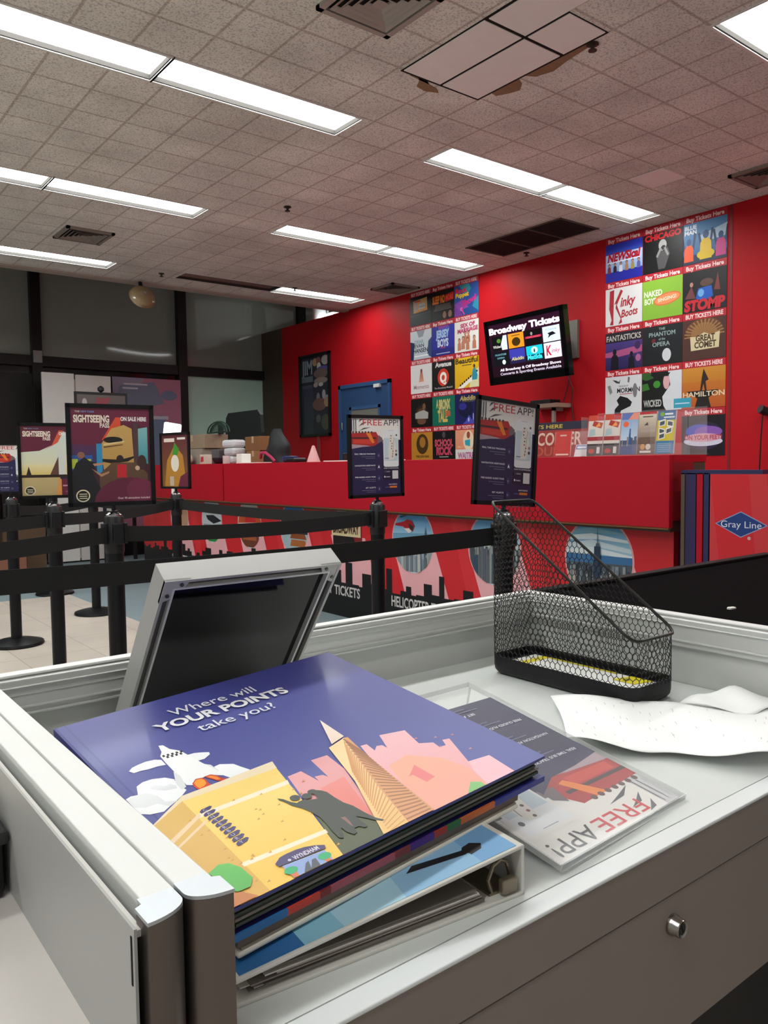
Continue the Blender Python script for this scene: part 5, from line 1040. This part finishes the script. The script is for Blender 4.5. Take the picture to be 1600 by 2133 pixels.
# ------------------------------------------------------------------ books under the cover
uu = Vector((.997, .0429, .0638)).normalized(); vv = Vector((-.0505, .9913, .1219))
BW, BH = 0.373, 0.379
bo = Vector((0.2650, 0.5270, 0.8990))
t = thing('picture_book', 'large picture board book with blue travel cover lying on the binder', 'book', mw=frame_mx(bo, uu, vv))
NV = '#3b3f8c'
ART={'roof':[(0.115,0.439),(0.386,0.444),(0.376,0.406),(0.107,0.409),(0.004,0.356),(0.005,0.368)],'left':[(0.104,0.417),(0.094,-0.006),(0.019,-0.015),(0.002,0.362)],'right':[(0.104,0.417),(0.375,0.407),(0.343,0.257),(0.278,-0.008),(0.088,-0.008)],'sr1':[(0.103,0.342),(0.363,0.338),(0.357,0.32),(0.101,0.325)],'sr2':[(0.088,0.116),(0.308,0.102),(0.305,0.087),(0.088,0.101)],'sl1':[(0.112,0.345),(0.108,0.329),(0.003,0.268),(0.004,0.284)],'sl2':[(0.109,0.309),(0.109,0.3),(0.009,0.246),(0.009,0.254)],'tree':[(0.014,0.125),(0.046,0.139),(0.067,0.129),(0.08,0.099),(0.081,0.056),(0.062,0.034),(0.033,0.036),(0.025,0.05),(0.031,0.074)],'wingl':[(0.062,0.634),(0.076,0.647),(0.095,0.652),(0.118,0.655),(0.142,0.65),(0.156,0.638),(0.154,0.606),(0.133,0.612),(0.107,0.613),(0.088,0.618),(0.069,0.618)],'wingr':[(0.223,0.619),(0.243,0.617),(0.261,0.608),(0.278,0.596),(0.274,0.584),(0.25,0.571),(0.228,0.573)],'rocket':[(0.185,0.716),(0.196,0.711),(0.201,0.68),(0.22,0.652),(0.224,0.624),(0.234,0.558),(0.246,0.498),(0.248,0.461),(0.221,0.486),(0.186,0.486),(0.16,0.469),(0.148,0.479),(0.155,0.57),(0.158,0.618),(0.162,0.657),(0.176,0.678)],'flame':[(0.163,0.476),(0.18,0.491),(0.195,0.487),(0.201,0.474),(0.197,0.454),(0.199,0.443),(0.186,0.439),(0.167,0.436),(0.16,0.446),(0.159,0.46)],'flame2':[(0.167,0.475),(0.179,0.486),(0.193,0.483),(0.196,0.471),(0.192,0.455),(0.182,0.447),(0.167,0.443),(0.165,0.456)],'cloud':[(-0.004,0.51),(0.015,0.517),(0.032,0.512),(0.046,0.551),(0.067,0.562),(0.092,0.561),(0.122,0.547),(0.137,0.525),(0.13,0.493),(0.138,0.459),(0.116,0.441),(0.07,0.416),(0.049,0.404),(0.018,0.413),(-0.006,0.436),(-0.007,0.478)],'cloud2':[(0.251,0.519),(0.268,0.521),(0.298,0.5),(0.306,0.475),(0.317,0.446),(0.294,0.439),(0.257,0.439),(0.248,0.461),(0.244,0.494)],'cloudsh':[(0.035,0.514),(0.053,0.505),(0.069,0.478),(0.071,0.442),(0.097,0.429),(0.07,0.416),(0.053,0.446),(0.022,0.447),(-0.005,0.468),(-0.003,0.505)],'fin':[(0.153,0.561),(0.157,0.529),(0.144,0.472),(0.128,0.465),(0.13,0.502)],'canopy':[(0.143,0.064),(0.163,0.077),(0.181,0.079),(0.207,0.078),(0.228,0.074),(0.251,0.064),(0.268,0.052),(0.263,0.041),(0.145,0.051)],'lobby':[(0.151,0.049),(0.257,0.038),(0.25,-0.012),(0.148,-0.007)],'pot1':[(0.148,0.021),(0.167,0.021),(0.16,-0.009),(0.151,-0.008)],'pot2':[(0.234,0.015),(0.249,0.011),(0.247,-0.011),(0.237,-0.011)],'spire':[(0.635,0.562),(0.628,0.435),(0.57,0.418)],'tl':[(0.551,0.407),(0.62,0.427),(0.529,0.175),(0.474,-0.014),(0.391,-0.02),(0.496,0.223)],'tr':[(0.618,0.429),(0.633,0.424),(0.612,0.325),(0.563,-0.011),(0.474,-0.014),(0.529,0.175)],'pinkA':[(0.631,0.364),(0.652,0.361),(0.646,0.318),(0.667,0.335),(0.683,0.329),(0.684,0.308),(0.716,0.38),(0.796,0.357),(0.773,0.272),(0.809,0.25),(0.804,0.22),(0.826,0.216),(0.841,0.245),(0.863,0.238),(0.808,0.112),(0.88,0.1),(0.866,-0.013),(0.756,-0.012),(0.561,-0.009),(0.559,0.139)],'pinkB':[(0.375,0.354),(0.418,0.355),(0.426,0.285),(0.43,0.31),(0.452,0.304),(0.458,0.288),(0.473,0.385),(0.525,0.381),(0.517,0.294),(0.443,0.075),(0.432,0.036),(0.28,-0.01)],'coral':[(0.621,0.23),(0.696,0.246),(0.764,0.173),(0.783,0.089),(0.756,-0.012),(0.561,-0.009),(0.592,0.147)],'pinkC':[(0.808,0.112),(0.88,0.1),(0.866,-0.013),(0.756,-0.012),(0.784,0.07)],'red':[(0.625,0.155),(0.678,0.191),(0.679,0.112),(0.643,0.106),(0.639,0.156)],'bush':[(0.665,-0.011),(0.689,0.002),(0.732,0.035),(0.754,0.018),(0.751,-0.013),(0.697,-0.015)],'coralB':[(0.408,0.254),(0.491,0.262),(0.44,0.098),(0.414,0.041),(0.385,0.192)],'grass':[(0.329,0.176),(0.351,0.149),(0.442,0.047),(0.391,-0.02),(0.277,-0.014),(0.307,0.104)],'people':[(0.292,0.279),(0.302,0.267),(0.31,0.244),(0.319,0.232),(0.325,0.234),(0.336,0.234),(0.352,0.224),(0.371,0.215),(0.376,0.233),(0.375,0.247),(0.376,0.26),(0.386,0.255),(0.4,0.241),(0.407,0.226),(0.407,0.194),(0.41,0.162),(0.419,0.137),(0.423,0.096),(0.429,0.063),(0.44,0.042),(0.432,0.042),(0.42,0.058),(0.409,0.079),(0.396,0.097),(0.393,0.071),(0.393,0.048),(0.383,0.048),(0.376,0.061),(0.362,0.061),(0.358,0.045),(0.347,0.042),(0.339,0.06),(0.339,0.083),(0.327,0.059),(0.319,0.046),(0.311,0.053),(0.314,0.08),(0.321,0.113),(0.326,0.149),(0.323,0.176),(0.316,0.203),(0.303,0.23),(0.297,0.26),(0.292,0.269)],'man1':[(0.177,0.002),(0.196,0.025),(0.206,0.029),(0.194,-0.004),(0.178,-0.007)],'man2':[(0.194,-0.0),(0.214,0.027),(0.224,0.027),(0.218,-0.0),(0.216,-0.01)],'legs':[(0.364,0.115),(0.363,0.079),(0.364,0.067),(0.371,0.089),(0.374,0.111)],'fin2':[(0.226,0.559),(0.247,0.532),(0.25,0.489),(0.236,0.505)],'cloudin':[(0.07,0.532),(0.088,0.527),(0.104,0.509),(0.118,0.512),(0.127,0.496),(0.123,0.48),(0.094,0.489),(0.083,0.499),(0.069,0.514)],'flame3':[(0.202,0.488),(0.222,0.487),(0.232,0.474),(0.237,0.451),(0.245,0.445),(0.234,0.437),(0.221,0.447),(0.211,0.468)],'flame4':[(0.207,0.483),(0.219,0.482),(0.229,0.468),(0.231,0.45),(0.221,0.454),(0.215,0.47)]}
p = Print(BW, BH, '#555c9f', 0.0028, 0.00002, edge='#33377f', bg2='#484a92')
p.rect(0, 0, .03, 1, '#4d5499', '#45488e'); p.rect(.022, 0, .026, 1, '#3c4080')
def art(k, c_, c2=None): p.poly(ART[k], c_, c2)
art('cloud2', '#eef0f2', '#fbfbfc')
art('pinkB', '#d98a86', '#e8a5a8'); art('coralB', '#e0746a', '#e88a84'); art('pinkA', '#eba3a6', '#f0b9bf'); art('pinkC', '#f2bcc6'); art('coral', '#f3a694', '#f0ae92'); art('red', '#ea7f80')
for x, y in ((.83, .27), (.80, .22), (.88, .25), (.86, .16), (.78, .30)): p.poly([(x, y), (x + .012, y + .003), (x + .009, y - .006)], '#c9847c')
art('bush', '#7fbf72')
art('cloud', '#eceef0', '#fafafb'); art('cloudsh', '#dcdfe2', '#e6e8ea'); art('cloudin', '#d9dcdf', '#eceeef'); art('wingl', '#f4f5f6'); art('wingr', '#f1f2f4'); art('fin2', '#e3e5e8')
art('rocket', '#f1f1f2', '#fbfbfb'); art('fin', '#dfe1e3')
for k in range(9):
    cx = .166 + k * .0062; cy = .647 - k * .0008 - (k % 2) * .011
    p.poly([(cx, cy), (cx + .0068, cy + .001), (cx + .0078, cy + .012), (cx + .001, cy + .011)], '#1c1c20', same=k > 0)
art('flame', '#d9401f', '#c8361e'); art('flame2', '#f39b1f'); art('flame3', '#c8361e'); art('flame4', '#f08a1f')
art('grass', '#4a5238', '#59613f')
art('roof', '#eedcb8'); art('left', '#dba94e', '#e0b765'); art('right', '#f2c24f', '#f8d77a')
for k in ('sr1', 'sr2'): art(k, '#fbe7cc')
for k in ('sl1', 'sl2'): art(k, '#ecd0a6')
rb = random.Random(11)
for k in range(46):
    x = rb.uniform(.04, .40); y = rb.uniform(.02, .40)
    if .12 < x < .16 and .15 < y < .36: continue
    lim = .40 - .75 * max(0, x - .30)
    if y > lim - .02 or x < .04 + (.36 - y) * .1: continue
    p.poly([(x, y), (x + .010, y + .006), (x + .009, y - .002)], '#d09a48', same=k > 0)
x0, y0, x1, y1 = .126, .345, .127, .178
for k in range(10):
    f_ = k / 9; cx = x0 + (x1 - x0) * f_; cy = y0 + (y1 - y0) * f_
    p.poly([(cx - .012, cy - .007), (cx + .014, cy - .003), (cx + .024, cy + .006), (cx + .020, cy + .0115), (cx - .004, cy + .009), (cx - .012, cy + .002)], '#3d3566')
    p.text(cx + .003, cy - .003, 'CANTERBURY'[k], .010, '#bfb9d2', rot=.2, bold=.0)
art('tl', '#e9bd74', '#f6dca6'); art('tr', '#d99b6c', '#dfa475')
tl, tr = ART['tl'], ART['tr']
A0, A1 = ART['tr'][0], ART['tr'][4]; B0, B1 = ART['tr'][2], ART['tr'][3]; C0, C1 = ART['tl'][5], ART['tl'][4]
for k in range(26):
    f_ = (k + .5) / 26
    a_ = (A0[0] + (A1[0] - A0[0]) * f_, A0[1] + (A1[1] - A0[1]) * f_); b_ = (B0[0] + (B1[0] - B0[0]) * f_, B0[1] + (B1[1] - B0[1]) * f_)
    p.line(a_, (a_[0] + (b_[0] - a_[0]) * .93, a_[1] + (b_[1] - a_[1]) * .93), .006, '#a86f48', same=k > 0)
for k in range(24):
    f_ = (k + .5) / 24
    a_ = (A0[0] + (A1[0] - A0[0]) * f_, A0[1] + (A1[1] - A0[1]) * f_); c_ = (C0[0] + (C1[0] - C0[0]) * f_, C0[1] + (C1[1] - C0[1]) * f_)
    p.line((a_[0] + (c_[0] - a_[0]) * .05, a_[1] + (c_[1] - a_[1]) * .05), (a_[0] + (c_[0] - a_[0]) * .8, a_[1] + (c_[1] - a_[1]) * .8), .0035, '#d99a5c', same=k > 0)
art('spire', '#f3d9c6', '#fbece2')
art('people', '#3a4038'); art('legs', '#8a6258'); p.ell(.328, .254, .013, .013, '#3a4038'); p.ell(.356, .242, .013, .013, '#3a4038'); p.ell(.378, .251, .012, .010, '#3a4038')
art('lobby', '#8fa5d6'); art('man1', '#4c5560'); art('man2', '#4c5560'); art('pot1', '#d9764f'); art('pot2', '#d9764f'); p.ell(.158, .025, .016, .012, '#2fae72'); p.ell(.244, .020, .016, .012, '#2fae72')
art('canopy', '#463a6c'); p.text(.218, .048, 'WYNDHAM', .014, '#d9d5e2', w=.066, rot=-.02, bold=.02); p.ell(.175, .056, .004, .004, '#c9c5d6')
p.poly([(.0, .0), (.06, 0), (.04, .03), (.0, .05)], '#c67a3e')
art('tree', '#56b050', '#66bf5c')
p.text(.450, .857, 'Where will', .045, '#e9eaf2', w=.30, bold=.004); p.text(.450, .787, 'YOUR POINTS', .045, '#f2f2f6', w=.46, bold=.035); p.text(.452, .715, 'take you?', .043, '#e9eaf2', w=.265, bold=.004)
p.build('front_cover', Matrix.Translation((0, 0, 0)), t, GLOSSP)
PG = mat('dark_green_page', '#3c453a', .5); PG2 = mat('brown_page', '#6a4c3a', .5); PG3 = mat('grey_page', '#7b756c', .5)
for k in range(6):
    z1 = -.0032 - k * .0034; ins = .003 + .0012 * ((k * 3) % 4)
    M().box(.004, ins, z1 - .0026, BW - .004 - .002 * (k % 3), BH - .004, z1).build('page', [PG, PG2, PG, PG3][k % 4], t)
p = Print(BW, BH, '#2a2c70', 0.0032, 0.0001, edge='#2c2f78')
o = p.build('back_cover', Matrix.Translation((0, 0, -.0238)), t)
m = M(); ncol = ['#2f6ea8', '#c8412f', '#7d2a2a', '#a4535c', '#7d3a3a', '#4c2a7c', '#a43a30', '#3a6a3a', '#c8642a', '#30348a']; wds = [.13, .085, .03, .19, .05, .08, .045, .05, .13, .21]; mats = [mat('edge_print_%s' % c_[1:], c_, .4) for c_ in ncol]
x = 0
for k, w_ in enumerate(wds): m.mi = k; m.box(x * BW, -.0012, -.0285, min(BW, (x + w_) * BW), .001, -.0225); x += w_
m.build('printed_edge', mats, t)
M().box(-.003, 0, -.0270, .0, BH, 0).build('spine', mat('navy_spine', '#33377f', .45), t)

# grey folder between book and binder
t = thing('worn_folder', 'worn grey-white folder sandwiched between the picture book and the binder', 'folder', mw=frame_mx(bo, uu, vv))
M().box(.004, .001, -.0362, .333, .30, -.0288).build('paper_stack', mat('taupe_papers', '#6f6259', .8, noise=.2), t)
M().box(.006, -.001, -.0378, .328, .30, -.0363).build('folder_cover', mat('grey_folder', '#8d8377', .7), t)
M().box(.002, -.003, -.0425, .330, .30, -.0380, bev=.0018).build('folder_cover', mat('off_white_folder', '#d8d2c6', .6, noise=.06), t)

# ring binder
bx, by = Vector((0.982, -0.098, 0)).normalized(), None
bt = thing('ring_binder', 'white ring binder with sky picture cover at the bottom of the pile', 'binder', mw=frame_mx((0.260, 0.5150, DZ), (0.995, -0.099, 0), (0.099, 0.995, 0)))
LB, DB = 0.284, 0.255
WB = mat('white_binder_vinyl', '#d3d0c8', .4); 
M().box(0, 0, 0, LB, DB, .0035, bev=.001).build('bottom_cover', WB, bt)
M().box(LB - .0035, 0, .0, LB, DB, .0475, bev=.001).build('spine', WB, bt)
ang = math.atan2(.0475 - .0215, LB); mt = Matrix.Translation((0, 0, .0185)) @ Matrix.Rotation(-ang, 4, 'Y')
o = M().box(0, 0, 0, LB, DB, .0035, bev=.001).build('top_cover', WB, bt); o.matrix_local = mt
p = Print(LB - .010, DB - .006, '#a9cfe0', 0.0003, 0.00003, bg2='#8fb8d8'); p.poly([(.55, 0), (1, 0), (1, 1), (.7, 1)], '#8fbada', '#7fa9cf'); p.poly([(.85, 0), (1, 0), (1, 1), (.9, 1)], '#74a6d2'); p.rect(0, 0, .2, 1, '#2f6aa4'); p.rect(.2, 0, .33, 1, '#86bdd3')
p.poly([(.62, .115), (.84, .075), (.87, .10), (.66, .145)], '#191b20'); p.ell(.87, .095, .03, .03, '#191b20'); p.poly([(.85, .06), (.9, .07), (.92, .1), (.89, .13), (.85, .12)], '#191b20')
p.build('cover_insert', mt @ Matrix.Translation((.004, .003, .0039)), bt, GLOSSP)
rp = random.Random(3)
for k in range(11):
    h_ = .0010 + .0002 * (k % 3); z = .0037 + k * .0014
    M().box(.006 + rp.uniform(0, .03), .004 + rp.uniform(0, .006), z, LB - .042 - .0012 * k, DB - .01, z + h_).build('paper_sheet', mat('binder_paper_%d' % k, ['#8c827b', '#b3aca5', '#6d655f', '#cfc8bf'][k % 4], .8), bt)
RG = mat('bent_ring_metal', '#8d8171', .3, metal=.8)
rpl = M().box(LB - .034, .01, .0035, LB - .006, DB - .01, .006).build('ring_plate', RG, bt)
for y in (.012, .12, .225):
    M().tube([(LB - .030, y, .006), (LB - .034, y, .018), (LB - .028, y, .030), (LB - .020, y, .0335), (LB - .012, y, .030), (LB - .008, y, .018), (LB - .010, y, .006)], .0022, 8).build('ring', RG, rpl)
M().box(LB - .026, .0, .006, LB - .008, .008, .020, bev=.002).build('ring_lever', RG, rpl)

# ------------------------------------------------------------------ acrylic app sign lying on the desk
aw, al = 0.254, 0.345
au = Vector((0.996, 0.087, -0.02)).normalized(); av = Vector((-0.085, 0.976, 0.2)).normalized()
AM = frame_mx(Vector((0.846, 0.507, 0.8345)) - au * aw, au, av)
t = thing('acrylic_sign', 'clear acrylic holder with upside-down app sheet lying beside the picture book', 'sign holder', mw=AM)
p = Print(aw - .008, al - .05, '#1b1b48', 0.0006, 0.000015); 
free_app(p)
# the sheet lies with its heading towards the front edge of the desk
o = p.build('printed_sheet', Matrix.Translation((aw - .004, .004 + al - .05, -.0014)) @ Matrix.Rotation(PI, 4, 'Z'), t, GLOSSP)
CL = mat('clear_sheet_acrylic', '#ffffff', .03, spec=.5, alpha=.035); CLE = mat('acrylic_edge', '#d9dcda', .1, alpha=.28)
M().box(0, 0, 0.0008, aw, al, .0026).build('front_pane', CL, t)
M().box(0, 0, -.0046, aw, al, -.0028).build('back_pane', CL, t)
m = M(); m.box(aw - .0012, 0, -.0046, aw, al, .0026); m.box(0, 0, -.0046, .0012, al, .0026); m.box(0, -.0008, -.0046, aw, .0006, .0028); m.box(0, al - .0012, -.0046, aw, al, .0026); m.build('pane_edge', CLE, t)
# foot that props the far end up
M().box(0, al - .006, -.0675, aw, al - .004, -.0046).build('foot', CL, t)
M().box(aw - .0015, al - .0065, -.0675, aw, al - .0035, -.0046).build('foot_edge', CLE, t)

# ------------------------------------------------------------------ wire file
tx0, tx1, ty0, ty1, tz0, tzh, tzl = 1.086, 1.207, 0.742, 1.062, DZ, 1.157, 0.942
t = thing('wire_file', 'black wire mesh magazine file standing in the corner of the desk', 'file holder', ((tx0 + tx1) / 2, (ty0 + ty1) / 2, DZ))
qx, qy = (tx0 + tx1) / 2, (ty0 + ty1) / 2; hx, hy = (tx1 - tx0) / 2, (ty1 - ty0) / 2
WIRE = mat('black_wire', '#161617', .42, metal=.4); rc = .022
def rrect(ax, ay, r, n=6):
    pts = []
    for cx, cy, a0 in ((ax - r, ay - r, 0), (-ax + r, ay - r, PI / 2), (-ax + r, -ay + r, PI), (ax - r, -ay + r, 3 * PI / 2)):
        for k in range(n + 1): a_ = a0 + PI / 2 * k / n; pts.append((cx + r * math.cos(a_), cy + r * math.sin(a_)))
    return pts
# tray base with rounded foot
lev = [(-.016, 0, .010), (-.006, .003, .02), (-.001, .010, .022), (0, .018, .022), (.0, .036, .022)]
g = M(); rings = [[(x, y, z) for x, y in rrect(hx + d_, hy + d_, r_)] for d_, z, r_ in lev]; n = len(rings[0])
inner = [[(x, y, z) for x, y in rrect(hx - .0015, hy - .0015, .0205)] for z in (.036, .0215)]
rings += inner; vs = [q for R_ in rings for q in R_]; fs = []
for i in range(len(rings) - 1):
    for j in range(n): fs.append((i * n + j, i * n + (j + 1) % n, (i + 1) * n + (j + 1) % n, (i + 1) * n + j))
fs += [tuple(range(n - 1, -1, -1)), tuple((len(rings) - 1) * n + j for j in range(n))]
g._faces(vs, fs); g.build('base_tray', mat('black_sheet_metal', '#141416', .45, metal=.3), t, smooth=True)
# expanded mesh walls following the rounded outline, cut along the sloping top
outl = rrect(hx, hy, rc, 5); outl.append(outl[0]); cum = [0]
for a, b in zip(outl, outl[1:]): cum.append(cum[-1] + math.hypot(b[0] - a[0], b[1] - a[1]))
PER = cum[-1]
def along(s):
    s %= PER
    for i in range(len(cum) - 1):
        if s <= cum[i + 1]: f_ = (s - cum[i]) / max(1e-9, cum[i + 1] - cum[i]); return outl[i][0] + (outl[i + 1][0] - outl[i][0]) * f_, outl[i][1] + (outl[i + 1][1] - outl[i][1]) * f_
    return outl[-1]
YF, YN = hy - .004, -hy + .004
def ztop(x, y):
    f_ = min(1, max(0, (y - YN) / (YF - YN))); return (tzl - DZ) + (tzh - tzl) * f_
nc = 76; cw = PER / nc; ch = .0142; g = M()
def seg(a, b, r=.00075):
    A, B_ = Vector(a), Vector(b); d = B_ - A
    if d.length < 1e-6: return
    d.normalize(); x = d.cross(Vector((.3, .5, .8))).normalized(); y = d.cross(x)
    vs = [q + (x * math.cos(t_) + y * math.sin(t_)) * r for q in (A, B_) for t_ in (0, 2 * PI / 3, 4 * PI / 3)]
    k = len(MV); MV.extend(vs); MF.extend([(k, k + 1, k + 4, k + 3), (k + 1, k + 2, k + 5, k + 4), (k + 2, k, k + 3, k + 5)])
MV, MF = [], []
def pt3(s, z): x, y = along(s); return (x, y, z)
nr = int(.335 / (ch * .75)) + 2
for r_ in range(nr):
    zb = .030 + r_ * ch * .75
    for c_ in range(nc):
        s0 = (c_ + (.5 if r_ % 2 else 0)) * cw
        # hexagonal strand pieces: a short upright and two slanted strands above it
        parts = [((s0, zb), (s0, zb + ch * .42)), ((s0, zb + ch * .42), (s0 + cw / 2, zb + ch * .75)), ((s0, zb + ch * .42), (s0 - cw / 2, zb + ch * .75))]
        for (sa, za), (sb, zb2) in parts:
            xa, ya = along(sa); xb, yb = along(sb); ta, tb = ztop(xa, ya), ztop(xb, yb)
            if za >= ta: continue
            if zb2 > tb: f_ = (ta - za) / ((zb2 - za) - (tb - ta)) if abs((zb2 - za) - (tb - ta)) > 1e-9 else 1; f_ = max(0, min(1, f_)); sb = sa + (sb - sa) * f_; zb2 = za + (zb2 - za) * f_
            seg(pt3(sa, za), pt3(sb, zb2))
me = bpy.data.meshes.new('mesh_wall'); me.from_pydata([tuple(v) for v in MV], [], MF); me.update(); me.materials.append(WIRE)
o = bpy.data.objects.new('mesh_wall', me); COL.objects.link(o); o.parent = t
rim = [(x * 1.02, y * 1.006, ztop(x, y)) for x, y in rrect(hx, hy, rc, 6)]
M().tube(rim, .0026, 10, closed=True).build('top_rim', mat('grey_black_rim', '#2c2b2a', .35, metal=.6), t, smooth=True)
p = Print(.092, .275, '#e9e9e4', .0015, .0002); p.rect(0, .86, 1, .93, '#dccb16'); p.rect(0, 0, .2, .04, '#dccb16'); p.poly([(.55, .08), (1, .04), (1, .2), (.55, .24)], '#dfcf14'); p.rect(.93, .3, 1, .86, '#cfc01a'); p.ell(.72, .17, .1, .02, '#8a7d10'); p.rect(0, .5, .05, .8, '#dccb16')
o = p.build('card_insert', frame_mx((tx0 + .012, ty0 + .022, DZ + .0235), (1, 0, 0), (0, 1, 0))); tagset(o, 'white and yellow printed card lying in the bottom of the wire file', 'card')

# ------------------------------------------------------------------ crumpled receipt
pts = [(1.02, .854), (.953, .78), (.891, .708), (.935, .655), (.985, .60), (1.02, .545), (1.06, .49), (1.15, .50), (1.26, .575), (1.307, .66)]
Pa, Pb, Pc, Pd = Vector((1.020, .852, 0)), Vector((.866, .690, 0)), Vector((1.015, .474, 0)), Vector((1.262, .555, 0))
def paper(u, v):
    q = (Pa * (1 - v) + Pb * v) * (1 - u) + (Pd * (1 - v) + Pc * v) * u
    q = q + Vector((.006 * math.sin(9 * u + 4 * v), .006 * math.sin(11 * u + 2), 0))
    z = DZ + .0035 + .0035 * (1 + math.sin(7 * u + 2.4 * v)) + .0025 * (1 + math.sin(15 * u - 6 * v)) + .014 * max(0, v - .55) * (1 + math.sin(8 * u + .5)) + .004 * (1 - v)
    return Vector((q.x, q.y, z))
pm = mat('receipt_paper', '#fdfdfc', .6); nt = pm.node_tree
g = M(); g.grid(paper, 44, 20); 
o = g.build('receipt', [pm], smooth=True)
md = o.modifiers.new('thickness', 'SOLIDIFY'); md.thickness = .0003
g = M()
rr = random.Random(8)
for k in range(54):
    u, v = rr.uniform(.05, .95), rr.uniform(.08, .85); L2 = rr.uniform(.006, .03)
    a, b = paper(u, v), paper(u + .006, v + L2 * 2.2); d = (b - a); nn = Vector((-d.y, d.x, 0)).normalized() * .0004; up = Vector((0, 0, .0006))
    g._faces([a - nn + up, a + nn + up, b + nn + up, b - nn + up], [(0, 1, 2, 3)])
q_ = g.build('faint_print', mat('faint_grey_ink', '#c3c5c8', .7), o)
tagset(o, 'crumpled white receipt paper on the desk in front of the wire file', 'paper')
g = M(); 
def flap(u, v):
    q = (Vector((1.145, .700, 0)) * (1 - u) + Vector((1.280, .668, 0)) * u) * (1 - v) + (Vector((1.185, .600, 0)) * (1 - u) + Vector((1.290, .575, 0)) * u) * v
    return Vector((q.x, q.y, DZ + .012 + .012 * math.sin(PI * u * .8) * (1 - v) + .004 * math.sin(9 * u + 5 * v)))
o2 = g.grid(flap, 10, 8).build('receipt', pm, smooth=True); o2.modifiers.new('thickness', 'SOLIDIFY').thickness = .0003
tagset(o2, 'folded corner slip of white paper behind the crumpled receipt by the right rail', 'paper')
